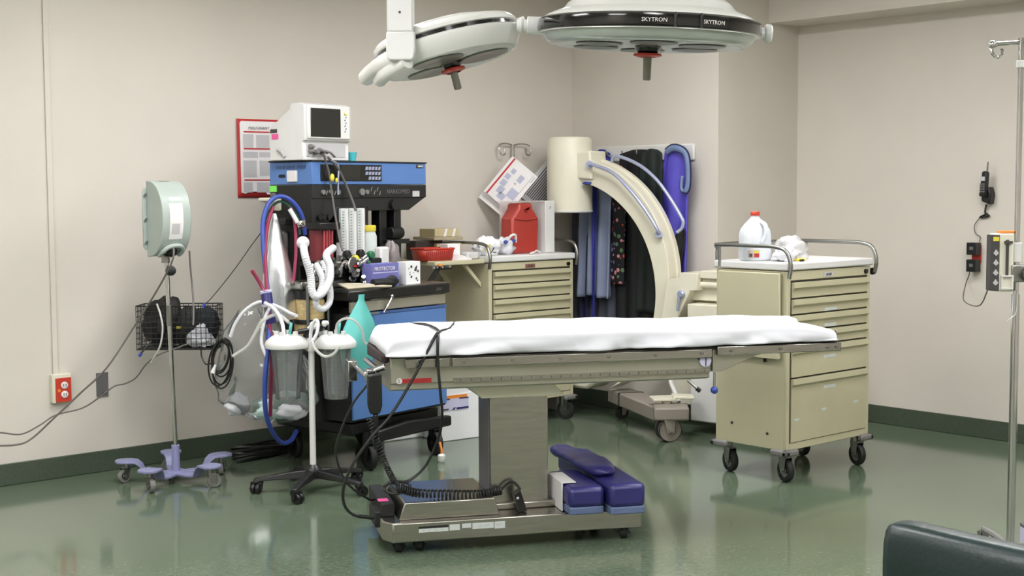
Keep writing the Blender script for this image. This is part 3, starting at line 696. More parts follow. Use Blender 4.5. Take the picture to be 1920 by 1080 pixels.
# blue, red and green gas hoses in an arch on the left of the machine
q = MB(); q.X = AX; P_ = [(-0.186,0.280,1.311), (-0.217,0.270,1.415), (-0.277,0.280,1.494), (-0.348,0.300,1.524), (-0.407,0.320,1.490), (-0.451,0.320,1.404), (-0.475,0.300,1.290), (-0.498,0.260,1.149), (-0.535,0.200,1.025), (-0.597,0.120,0.905), (-0.662,0.060,0.747), (-0.696,0.050,0.584), (-0.670,0.080,0.410), (-0.593,0.120,0.288), (-0.492,0.160,0.206), (-0.390,0.200,0.198), (-0.292,0.260,0.230)]
q.tube(P_, .0125, 10); solo('gas_hose', q, BHOSE, 'thick blue gas hose arching at the machine side and hanging almost to the floor', 'hose')
q = MB(); q.X = AX; q.tube([(-0.271,0.300,1.465), (-0.269,0.270,1.372), (-0.292,0.240,1.242), (-0.320,0.220,1.142), (-0.353,0.200,1.043)], .009); solo('gas_hose', q, RHOSE, 'crimson hose inside the right side of the blue arch', 'hose')
q = MB(); q.X = AX; q.tube([(-0.372,0.330,1.466), (-0.430,0.310,1.375), (-0.478,0.280,1.233), (-0.527,0.220,1.094), (-0.589,0.140,0.988), (-0.625,0.090,0.867), (-0.637,0.060,0.716), (-0.648,0.060,0.550), (-0.620,0.100,0.374)], .010); solo('gas_hose', q, RHOSE, 'crimson hose following the left leg of the blue hose down to knee height', 'hose')
q = MB(); q.X = AX; q.tube([(-0.643,0.200,1.138), (-0.616,0.190,1.095), (-0.598,0.170,1.044), (-0.603,0.140,1.003)], .010); solo('gas_hose', q, RHOSE, 'short crimson hose end sticking up to the left of the blue hose', 'hose')
q = MB(); q.X = AX; q.tube([(-0.204,0.300,1.311), (-0.223,0.290,1.394), (-0.279,0.300,1.471), (-0.334,0.320,1.495), (-0.382,0.340,1.455), (-0.424,0.330,1.375), (-0.476,0.300,1.233)], .0075); solo('gas_hose', q, mat('green_hose',(50,96,84),.5), 'thin dark green hose running just inside the blue arch', 'hose')
q = MB(); q.X = AX
for y in (552,566,592,608): pass
q.cyl((-0.599,0.140,1.023), (-0.607,0.120,0.957), .03); q.cyl((-0.615,0.100,0.908), (-0.609,0.100,0.865), .03); q.m = 1; q.cyl((-0.601,0.140,1.031), (-0.599,0.140,1.017), .031); q.cyl((-0.609,0.120,0.965), (-0.607,0.120,0.954), .031)
solo('hose_clamp', q, [NAVY, LAVL], 'navy band with pale edges gathering the blue and crimson hoses', 'clamp')
q = MB(); q.X = AX; q.tube([(-0.298,0.280,1.454), (-0.286,0.260,1.416), (-0.277,0.240,1.378)], .012); q.m = 1; q.lathe([(.012,0),(.03,.02),(.03,.03),(.01,.045)], (-0.273,0.240,1.384), (.3,-.8,-.5), 16)
solo('hose_fitting', q, [WPLAS, CHROME], 'white and chrome hose fitting inside the blue arch', 'fitting')

q = MB(); q.prism([(-.19,1.515),(-.1,1.515),(-.1,1.44),(-.12,1.44),(-.15,1.49),(-.19,1.495)], 'y', .56,.66); obj('back_bracket', q, CREAM, AM, bevel=.006)
# ---------------------------------------------------------------- left side: poster, outlet, plate
PO = thing('poster', 'red-bordered white instruction poster taped to the left wall behind the monitor', 'poster', (4.385,7.108,1.515), 0)
mb = MB()
def sheetp(u, v): return (-.245+.49*u, -.006-.006*math.sin(u*PI)*math.sin(v*9)-.004*v*(1-v), .465*v)
mb.surf(sheetp, 14, 14); obj('sheet', mb, PRED, PO, solid=.001)
q = MB(); q.prism([(-.225,.03),(-.2,.022),(-.17,.035),(-.06,.035),(-.05,.018),(.23,.018),(.23,.44),(.09,.44),(.08,.425),(.075,.452),(-.22,.452),(-.23,.44)], 'y', -.0165,-.0145); pp = obj('print_panel', q, PAPER, PO)
q = MB()
for z, n_ in ((.385,3),(.285,3),(.10,2)): q.box(-.205,.22,-.0185,-.0165,z,z+.008)
obj('heading_bar', q, PRED, pp, kind='stuff')
q = MB(); random.seed(11)
for x0,x1,z0,z1 in ((-.21,-.14,.29,.375),(-.12,-.03,.29,.372),(0.,.2,.29,.375),(-.21,-.11,.235,.27),(-.1,.02,.24,.27),(.04,.2,.22,.275),(-.21,-.12,.12,.22),(-.10,.02,.13,.22),(.04,.2,.12,.21),(-.21,-.15,.03,.09),(-.12,.2,.03,.09)): q.box(x0,x1,-.0175,-.0165,z0,z1)
obj('text_block', q, PGRAY, pp, kind='stuff')
text('MALIGNANT  HYPERTHERMIA', .025, PDARK, pp, (-.175,-.018,.403), shear=.25, ext=.0004)
ol = thing('electrical_outlet', 'red duplex outlet in a cream surface box low on the left wall', 'outlet', (3.025,7.11,.415), 0)
obj('back_box', MB().box(-.055,.05,-.035,0,0,.155), CREAM, ol, bevel=.003)
pl_ = obj('cover', MB().box(-.04,.048,-.04,-.034,.003,.135), RED, ol, bevel=.002)
for z in (.045,.095):
    q = MB(); q.lathe([(.019,0),(.019,.006),(.016,.008)], (.008,-.039,z), (0,-1,0), 20); q.m = 1; q.box(.0,.003,-.0485,-.046,z-.006,z+.008); q.box(.013,.016,-.0485,-.046,z-.006,z+.008)
    obj('socket', q, [PAPER, PDARK], pl_)
obj('indicator', MB().box(-.03,-.015,-.043,-.039,.06,.075), ORANGE, pl_)
q = MB(); q.box(3.232,3.30,7.102,7.11,.42,.553); q.m = 1; q.cyl((3.266,7.102,.44),(3.266,7.1,.44),.004,seg=8); solo('blank_plate', q, [GRAYP, PDARK], 'gray blank wall plate low on the left wall', 'wall plate', bevel=.002)

# ---------------------------------------------------------------- rolling pole with cable reel and wire basket
RS = thing('pole_stand', 'chrome pole on a lavender five-legged rolling base near the left wall', 'stand', (3.43,6.585,0), 0)
for i in range(5):
    a = R(140+72*i); c = Vector((math.cos(a), math.sin(a), 0)); p_ = Vector((-c.y, c.x, 0))
    mb = MB(); st = [(.03,.036,.055),(.13,.034,.055),(.165,.034,.06),(.185,.036,.10),(.21,.042,.118),(.245,.055,.12),(.275,.057,.12),(.305,.045,.12),(.322,.015,.12)]
    vs = []
    for (r_, w_, z) in st:
        for s_ in (-1,1):
            for dz in (0,-.014): vs.append(c*r_+p_*w_*s_+Vector((0,0,z+dz)))
    fs = []
    for j in range(len(st)-1):
        b = 4*j; n_ = b+4
        fs += [(b,b+2,n_+2,n_),(b+1,n_+1,n_+3,b+3),(b,n_,n_+1,b+1),(b+2,b+3,n_+3,n_+2)]
    fs += [(0,1,3,2),(len(vs)-4,len(vs)-2,len(vs)-1,len(vs)-3)]
    mb.add(vs, fs); obj('leg', mb, LAV, RS, bevel=.004)
    caster(RS, c.x*.262, c.y*.262, .036, .026, .108, a+.9, DCHROME, GRAYW, DCHROME)
q = MB(); q.cyl((0,0,.045),(0,0,.06),.06,seg=24); q.cyl((0,0,.05),(0,0,.2),.022); obj('hub', q, LAV, RS, bevel=.003)
q = MB(); q.cyl((0,0,.2),(-.018,.02,1.2),.0125); obj('pole', q, CHROME, RS)
q = MB(); q.cyl((-.012,.012,.84),(-.012,.012,.95),.016); obj('pole_sleeve', q, DCHROME, RS)
q = MB(); q.lathe([(.012,-.02),(.026,-.016),(.028,.008),(.018,.014)], (-.015,-.02,1.135), (-.3,-1,.1), 10); obj('clamp_knob', q, BLACK, RS)
RD = thing('cable_reel', 'gray-green cable reel housing mounted on top of the chrome pole', 'reel', (3.405,6.60,1.205), 6)
def dprof(y0, d, h, n=20): return [(y0, -h)]+[(y0-d*math.cos(a_)**.75, h*math.sin(a_)) for a_ in [(-.5+i/n)*PI*.995 for i in range(n+1)]]+[(y0, h)]
mb = MB(); mb.prism([(y, z+.205) for y, z in dprof(.045, .155, .2)], 'x', -.082, .092); obj('drum', mb, REELG, RD, bevel=.02)
mb = MB(); mb.prism([(-.085,.04),(.1,.04),(.112,.06),(.112,.35),(.1,.37),(-.085,.37),(-.1,.35),(-.1,.06)], 'y', .045, .057); obj('mount_plate', mb, REELG, RD, bevel=.003)
q = MB()
for x in (-.09,.1):
    for z in (.08,.2,.33): q.prism([(x-.008,z-.006),(x-.002,z-.006),(x+.008,z+.008),(x+.002,z+.008)], 'y', .035, .046)
obj('screws', q, GRAYP, RD, kind='stuff')
def rim(x, t, r_=0): # point on the front of the housing, t from -1 (bottom) to 1 (top)
    a = t*PI/2; return (x, .045-(.155+r_)*math.cos(a)**.75, .205+(.2+r_)*math.sin(a))
mb = MB(); mb.surf(lambda u, v: rim(-.04+.082*u, -.36+.62*v, .0015), 4, 16); obj('rating_label', mb, PAPER, RD)
mb = MB(); mb.surf(lambda u, v: rim(-.028+.05*u, -.25+.17*v, .0025), 4, 6); obj('label_print', mb, PGRAY, RD)
mb = MB(); mb.surf(lambda u, v: rim(-.034+.07*u, .31+.07*v, .0015), 4, 6); obj('maker_print', mb, WPLAS, RD)
mb = MB(); mb.surf(lambda u, v: rim(-.03+.06*u, .86+.03*v, .002), 4, 4); obj('top_print', mb, GRAYP, RD)
mb = MB()
for i in range(1): mb.tube([rim(-.055,-.78,.006), rim(-.055,-.62,.008), rim(-.03,-.5,.01), rim(.01,-.47,.01), rim(.045,-.5,.01), rim(.065,-.62,.008), rim(.065,-.78,.006)], .012, 8)
obj('cable_port', mb, REELG, RD)
q = MB(); q.lathe([(.028,0),(.028,.02),(.016,.03)], rim(.005,-.66,-.004), (0,-.85,-.5), 16); obj('cable_gland', q, BLACK, RD)
q = MB(); q.cyl((0,0,-.03),(0,0,.03),.022); q.box(-.03,.03,-.03,.03,.0,.02); obj('pole_socket', q, DCHROME, RD)
# wire basket on the pole
BK = thing('wire_basket', 'black wire basket clamped to the chrome pole', 'basket', (3.555,6.74,.70), -41.6)
BW, BD, BH = .215, .09, .235
q = MB()
for z in (0,BH): obj('rim', MB().tube([(-BW,-BD,z),(BW,-BD,z),(BW,BD,z),(-BW,BD,z)], .004, 6, raw=True, closed=True), BLACK, BK)
q = MB(); n_ = 16
for i in range(n_+1):
    x = -BW+2*BW*i/n_
    for y in (-BD,BD): q.cyl((x,y,0),(x,y,BH),.0021,seg=5)
    q.cyl((x,-BD,0),(x,BD,0),.0021,seg=5)
for i in range(9):
    z = BH*i/8
    for y in (-BD,BD): q.cyl((-BW,y,z),(BW,y,z),.0021,seg=5)
    for x in (-BW,BW): q.cyl((x,-BD,z),(x,BD,z),.0021,seg=5)
for i in range(7):
    y = -BD+2*BD*i/6
    q.cyl((-BW,y,0),(BW,y,0),.0021,seg=5)
    for x in (-BW,BW): q.cyl((x,y,0),(x,y,BH),.0021,seg=5)
obj('wire_grid', q, BLACK, BK, kind='stuff')
q = MB(); q.box(-.09,-.05,-BD-.045,-BD-.003,.1,.15); obj('pole_clamp', q, BLACK, BK)
BX = Matrix.Translation((3.555,6.74,.70)) @ Matrix.Rotation(R(-41.6),4,'Z')
q = MB(); q.X = BX; q.blob((-.09,.0,.14),(.115,.078,.135),.25,2,4,flat=.006); solo('black_pouch', q, BLACKM, 'black pouch bulging above the left part of the wire basket', 'pouch', smooth=60)
q = MB(); q.X = BX; q.blob((.04,-.0,.11),(.09,.07,.115),.2,2,9,flat=.006); q.m = 1; q.box(-.005,.025,-.066,-.06,.11,.122); q.box(.035,.045,-.064,-.058,.11,.118); solo('cuff_bag', q, [BLACKM, YELLOW], 'dark device with small yellow markings in the middle of the wire basket', 'device', smooth=60)
q = MB(); q.X = BX; q.blob((.135,.015,.12),(.075,.06,.105),.2,2,12,flat=.006); solo('dark_cloth', q, mat('dark_teal_cloth',(22,30,36),.8), 'dark cloth bunched in the right end of the wire basket', 'cloth', smooth=60)
q = MB(); q.X = BX; q.blob((.115,-.05,.055),(.07,.03,.05),.5,2.5,15,flat=.006); q.blob((.13,-.06,.1),(.03,.018,.035),.5,2.5,18); solo('white_tissue', q, LINEN, 'crumpled white tissue in the lower right of the wire basket', 'tissue', smooth=60)
q = MB(); P_ = []
for k_, (hw, hh, dx, dz) in enumerate(((.055,.125,.0,.0),(.05,.10,.006,.018),(.058,.118,-.012,-.012),(.046,.092,-.004,.03),(.054,.126,.010,-.016),(.042,.085,.0,.036))):
    for t in range(12):
        a = 2*PI*t/12; l_ = dx+hw*math.sin(a)+.012*math.cos(a); h_ = dz+.02+hh*math.cos(a)
        P_.append(Vector((3.628,6.418,.628))+Vector((.748,-.664,0))*l_+Vector((-.664,-.748,0))*(.009*k_)+Vector((0,0,h_)))
q.tube(P_, .0045, 6, n=3); solo('coiled_cable', q, BCABLE, 'coil of black cable hanging from the right end of the wire basket', 'cable')
q = MB(); q.tube([(3.527,6.309,0.715), (3.513,6.308,0.666), (3.514,6.307,0.612)], .003); q.m = 1; q.cyl((3.521,6.301,0.649), (3.510,6.311,0.607), .005, .013); solo('cable_tip', q, [BCABLE, WPLAS], 'white plug at the side of the black coil below the basket', 'plug')
q = MB(); q.tube([(3.501,6.413,0.736), (3.502,6.412,0.686), (3.507,6.381,0.648), (3.520,6.343,0.651)], .004); solo('cable', q, BCABLE, 'black cable looping below the wire basket to the coil', 'cable')
q = MB(); q.tube([(3.272,6.523,0.774), (3.239,6.525,0.740), (3.213,6.535,0.705)], .005); q.m = 1; q.cyl((3.219,6.529,0.716), (3.211,6.537,0.699), .008); solo('probe', q, [BLACK, BHOSE], 'black probe with a blue tip sticking out below the left end of the basket', 'probe')
# cords of the reel and basket, running off along the left wall
q = MB(); q.tube([(3.345,6.391,1.259), (3.328,6.366,1.217), (3.313,6.392,1.153), (3.276,6.479,1.021), (3.204,6.583,0.844), (3.065,6.612,0.644), (2.947,6.678,0.516), (2.821,6.723,0.394), (2.717,6.748,0.302), (2.628,6.733,0.282), (2.458,6.778,0.287), (2.067,6.991,0.250)], .005)
adopt(solo('reel_cord', q, CABLE, 'x', 'cord'), RD)
q = MB(); q.tube([(3.487,6.532,0.742), (3.423,6.589,0.711), (3.372,6.635,0.686), (3.322,6.679,0.637), (3.287,6.737,0.560), (3.248,6.784,0.527), (3.205,6.823,0.513), (3.147,6.861,0.463), (3.062,6.910,0.401), (2.913,6.908,0.380), (2.809,6.867,0.344), (2.696,6.833,0.315), (2.584,6.826,0.338), (2.420,6.811,0.373), (2.108,6.954,0.329)], .004)
solo('extension_cable', q, CABLE, 'thinner gray cord running from the basket past the gray wall plate', 'cable')
q = MB(); q.tube([(3.551,6.610,1.235), (3.553,6.607,1.149), (3.550,6.583,1.021), (3.514,6.509,0.913), (3.486,6.466,0.847)], .005)
solo('reel_lead', q, CABLE, 'dark gray lead dropping from the back of the reel into the basket', 'cable')
q = MB(); q.tube([(3.557,6.471,0.950), (3.618,6.483,0.994), (3.782,6.538,1.128), (3.927,6.609,1.246), (3.999,6.613,1.325), (4.049,6.635,1.383)], .0026); q.m = 1; q.cyl((3.559,6.469,0.958), (3.552,6.475,0.935), .007)
solo('thin_cord', q, [BCABLE, BHOSE], 'thin dark cord rising from the basket to the blue hose arch', 'cord')
q = MB(); q.tube([(3.331,6.564,0.963), (3.325,6.515,0.910), (3.323,6.491,0.842), (3.309,6.490,0.759), (3.294,6.517,0.702), (3.283,6.553,0.658)], .005)
solo('clear_tube', q, CLRT, 'clear tube draped over the left end of the wire basket', 'tube')
# cable heap on the floor by the wall
q = MB(); random.seed(21); P_ = []
for k_ in range(34):
    a = k_*.9; P_.append((4.12+.18*math.cos(a)+.02*math.sin(k_), 6.86+.08*math.sin(a), .012+.0016*k_+.01*(k_ % 3)))
q.tube([(3.92,6.80,.01),(3.98,6.79,.01)]+P_, .010, 6, n=4); solo('cable_heap', q, BCABLE, 'heap of black cable on the floor against the left wall', 'cable')

# ---------------------------------------------------------------- suction stand
SX, SY = 3.846, 5.891
SS = thing('suction_stand', 'white pole on a black five-star foot holding two suction canisters', 'stand', (SX,SY,0), 0)
q = MB(); q.cyl((0,0,.09),(0,0,.80),.016); obj('pole', q, WPLAS, SS)
q = MB(); q.lathe([(.045,.07),(.05,.1),(.04,.125),(.024,.14)], (0,0,0)); obj('hub', q, BLACK, SS)
for i in range(5):
    a = R(-142+72*i); c = Vector((math.cos(a), math.sin(a), 0)); p_ = Vector((-c.y,c.x,0)); mb = MB(); vs = []
    st = [(.02,.03,.075,.115),(.1,.027,.07,.108),(.2,.022,.066,.092),(.265,.021,.06,.082),(.305,.021,.05,.075)]
    for r_, w_, zb, zt_ in st:
        for s_, z in ((-1,zb),(1,zb),(.7,zt_),(-.7,zt_)): vs.append(c*r_+p_*w_*s_+Vector((0,0,z)))
    fs = [(0,3,2,1),(16,17,18,19)]
    for j in range(4):
        b = 4*j
        for e in range(4): fs.append((b+e,b+(e+1) % 4,b+4+(e+1) % 4,b+4+e))
    mb.add(vs, fs); obj('leg', mb, BLACK, SS, bevel=.005)
    caster(SS, c.x*.285, c.y*.285, .026, .046, .06, a+1.2, BLACK, BLACK, BLACK, twin=True, hr=.6)
q = MB(); q.tube([(-.13,.1,.765),(-.06,.045,.775),(0,0,.765),(.06,-.05,.775),(.13,-.1,.765)], .008); q.cyl((0,0,.73),(0,0,.80),.024); obj('canister_bracket', q, WPLAS, SS)
q = MB(); q.box(-.03,.03,-.03,.03,.80,.84); q.cyl((-.06,.03,.83),(.05,-.03,.845),.014); q.cyl((.03,-.01,.84),(.05,-.05,.86),.012); obj('regulator', q, BLACK, SS, bevel=.003)
q = MB(); q.lathe([(.018,0),(.022,.008),(.014,.02)], (-.01,-.04,.865), (-.4,-.8,.3), 14); q.lathe([(.013,0),(.017,.006),(.01,.03)], (.04,-.05,.87), (.5,-.8,.3), 14); q.cyl((-.03,-.02,.85),(0,-.05,.885),.008); obj('valve', q, WPLAS, SS, kind='stuff')
def canister(label, x, y, r, tilt):
    t = thing('suction_canister', label, 'canister', (x,y,.482), 25, None)
    mb = MB(); mb.lathe([(r*.6,.0),(r*.68,.004),(r*.71,.03),(r*.9,.25),(r*.92,.27)], (0,0,0), (0,0,1), 36, caps=False); mb.lathe([(.001,.006),(r*.68,.004)], (0,0,0), (0,0,1), 36, caps=False); obj('jar', mb, CLEAR2, t)
    mb = MB(); mb.lathe([(r*1.02,.262),(r*1.2,.268),(r*1.24,.285),(r*1.18,.30),(r*1.02,.315),(r*.8,.33),(.01,.335)], (0,0,0), (0,0,1), 40); obj('lid', mb, WPLAS, t)
    q = MB()
    for i, a in enumerate((.4,1.9,3.2,4.6)): q.cyl((r*.6*math.cos(a),r*.6*math.sin(a),.325),(r*.6*math.cos(a),r*.6*math.sin(a),.352),.013,seg=12)
    obj('port', q, WPLAS, t, kind='stuff')
    q = MB(); q.tube([(-.02,-.03,.34),(-.02,-.035,.37),(-.005,-.03,.395)], .008); obj('teal_elbow', q, TEAL, t, label='teal elbow connector')
    q = MB()
    for i in range(9):
        z = .04+.024*i; q.lathe([(r*(.715+.19*(z-.03)/.22),z),(r*(.72+.19*(z-.03)/.22),z+.003)], (0,0,0), (0,0,1), 36, caps=False)
    q.cyl((.0,.02,.02),(.0,.02,.26),.008,seg=8)
    q.cyl((r*.62*math.cos(-.9),r*.62*math.sin(-.9),.01),(r*.85*math.cos(-.9),r*.85*math.sin(-.9),.26),.006,seg=6); q.cyl((r*.62*math.cos(-2.6),r*.62*math.sin(-2.6),.01),(r*.85*math.cos(-2.6),r*.85*math.sin(-2.6),.26),.006,seg=6)
    obj('scale_rings', q, CLEAR2, t, kind='stuff')
    mb = MB(); mb.surf(lambda u, v: (r*(.745+.09*v)*math.cos(-1.1+.25*u), r*(.745+.09*v)*math.sin(-1.1+.25*u), .06+.1*v), 4, 4); obj('label_strip', mb, PAPER, t)
canister('left clear suction canister with a white lid on the white pole', SX-.098, SY+.075, .092, 0)
canister('right clear suction canister with a white lid, beside the teal bag', SX+.095, SY-.08, .088, 0)
# white suction tubing, each loop a thing
q = MB(); q.tube([(3.563,6.197,0.699), (3.584,6.179,0.716), (3.624,6.143,0.755), (3.656,6.115,0.827), (3.681,6.092,0.882), (3.740,6.041,0.915), (3.757,5.958,0.878)], .009); solo('suction_tube', q, CLRT, 'frosted suction tube rising from the left to the left canister', 'tube')
q = MB(); q.tube([(3.607,6.292,0.789), (3.629,6.272,0.862), (3.672,6.234,0.934), (3.731,6.182,0.973), (3.793,6.127,0.948), (3.845,6.081,0.911), (3.841,6.018,0.904)], .010); solo('suction_tube', q, CORR, 'white tube arching high to the left of the canisters', 'tube')
q = MB(); q.tube([(3.719,6.126,0.972), (3.730,6.050,0.942), (3.729,5.983,0.883), (3.722,5.949,0.812)], .010); solo('suction_tube', q, CORR, 'white tube curving down onto the left canister lid', 'tube')
q = MB(); q.tube([(3.758,6.131,0.964), (3.716,6.128,0.883), (3.686,6.115,0.774), (3.695,6.080,0.693)], .009); solo('suction_tube', q, CORR, 'white tube dropping behind the left canister', 'tube')
q = MB(); q.tube([(3.794,5.819,0.776), (3.797,5.816,0.844), (3.806,5.795,0.894), (3.812,5.775,0.889), (3.797,5.763,0.835), (3.772,5.771,0.790)], .009); solo('suction_tube', q, CORR, 'short white tube loop above the white pole', 'tube')
q = MB(); q.tube([(3.852,5.673,0.835), (3.857,5.669,0.883), (3.883,5.646,0.910), (3.919,5.614,0.904), (3.960,5.604,0.853), (3.983,5.610,0.786), (4.027,5.598,0.762)], .0065); solo('suction_tube', q, CLRT, 'clear tube arching over the teal bag from the right canister', 'tube')
q = MB(); q.tube([(3.717,5.686,0.806), (3.719,5.657,0.768), (3.740,5.613,0.736), (3.773,5.583,0.747), (3.795,5.563,0.784)], .0075); solo('suction_tube', q, CLRT, 'clear tube hanging in a low loop across the right canister lid', 'tube')
# clear bag of linen behind the canisters
q = MB()
def bigbag(u, v):
    a = 2*PI*u; z = .30+.62*v; w_ = (.02+.25*min(1,v*5.5)**.5)*(1-.72*max(0,(v-.42)/.58)**1.2)
    n_ = noise.noise(Vector((math.cos(a)*1.6,math.sin(a)*1.6,v*3.2))); m_ = noise.noise(Vector((math.cos(a)*4,math.sin(a)*4,v*7+3)))
    k_ = 1+.16*n_+.09*m_
    c = Vector((3.89-.10*v,6.33+.05*v,0)); l_ = w_*math.cos(a)*k_; f_ = w_*.42*math.sin(a)*k_
    return (c.x+.748*l_+.664*f_, c.y-.664*l_+.748*f_, z+.02*n_)
q.surf(bigbag, 60, 44, True); solo('clear_linen_bag', q, FILM, 'big clear plastic bag bulging behind the suction canisters', 'bag', smooth=75)
q = MB(); q.blob((3.73,6.44,.40),(.075,.055,.06),.25,1.6,33,30,18); solo('white_linen', q, LINEN, 'white linen lump at the left end of the clear bag', 'linen', smooth=85)
q = MB(); q.blob((3.93,6.21,.375),(.09,.05,.05),.3,1.6,34,30,18); solo('white_linen', q, LINEN, 'white linen lump in front of the teal linen in the clear bag', 'linen', smooth=85)
q = MB(); q.blob((3.92,6.30,.39),(.17,.08,.075),.25,1.6,35,34,20); solo('teal_linen', q, TEALF, 'pale teal linen filling the bottom of the clear bag', 'linen', smooth=85)
q = MB(); q.X = AX
c0 = Vector((-0.317,0.380,1.430)); c1 = Vector((-0.492,0.160,0.867))
def lbag(u, v):
    a = 2*PI*u; c = c0.lerp(c1, v); w_ = .012+.10*min(1,v*1.5)**.8; k_ = 1+.16*noise.noise(Vector((math.cos(a)*1.5,math.sin(a)*1.5,v*2)))+.07*math.cos(5*a+2*v)
    return (c.x+w_*math.cos(a)*k_, c.y+w_*.4*math.sin(a)*k_, c.z)
q.surf(lbag, 26, 30, True); solo('long_clear_bag', q, FILM2, 'long narrow clear bag hanging from the hose hook inside the blue arch', 'bag', smooth=75)
# white plug with an orange cable end
q = MB(); q.lathe([(.016,0),(.022,.008),(.022,.04),(.017,.046),(.006,.05)], (4.80,6.02,.0), (0,0,1), 16); q.m = 1; q.tube([(4.80,6.02,.05),(4.80,6.02,.07),(4.795,6.03,.115)], .007); solo('hanging_plug', q, [WPLAS, ORANGE], 'white plug with an orange cable end on the floor below the machine', 'plug')
# white foam box on the floor
FB = thing('foam_box', 'white foam box with an orange and purple label on the floor by the machine', 'box', (5.35,6.63,0), -5)
mb = MB(); mb.prism([(-.15,.0),(.135,0),(.155,.27),(.11,.30),(-.16,.28)], 'y', -.14,.14); obj('box_body', mb, FOAM, FB, bevel=.006)
obj('orange_tape', MB().box(-.14,.04,-.1425,-.139,.265,.285), ORANGE, FB)
lb = obj('shipping_label', MB().box(-.14,.05,-.1435,-.139,.19,.265), LAVL, FB)
q = MB(); q.box(-.14,-.09,-.145,-.143,.258,.266); q.box(-.02,.05,-.145,-.143,.258,.266); q.prism([(-.075,.193),(-.06,.193),(-.045,.208),(-.06,.208)], 'y', -.145,-.143); q.box(-.04,.05,-.145,-.143,.195,.207); q.m = 1; q.box(-.14,-.1,-.145,-.143,.195,.205); obj('label_print', q, [NAVY, PDARK], lb, kind='stuff')
q = MB(); q.X = Matrix.Translation((5.13,6.86,0)) @ Matrix.Rotation(R(-4),4,'Z'); q.box(-.2,.1,-.13,.13,0,.26); solo('foam_carton', q, FOAM, 'plain white carton standing behind the labelled foam box', 'box', bevel=.008)
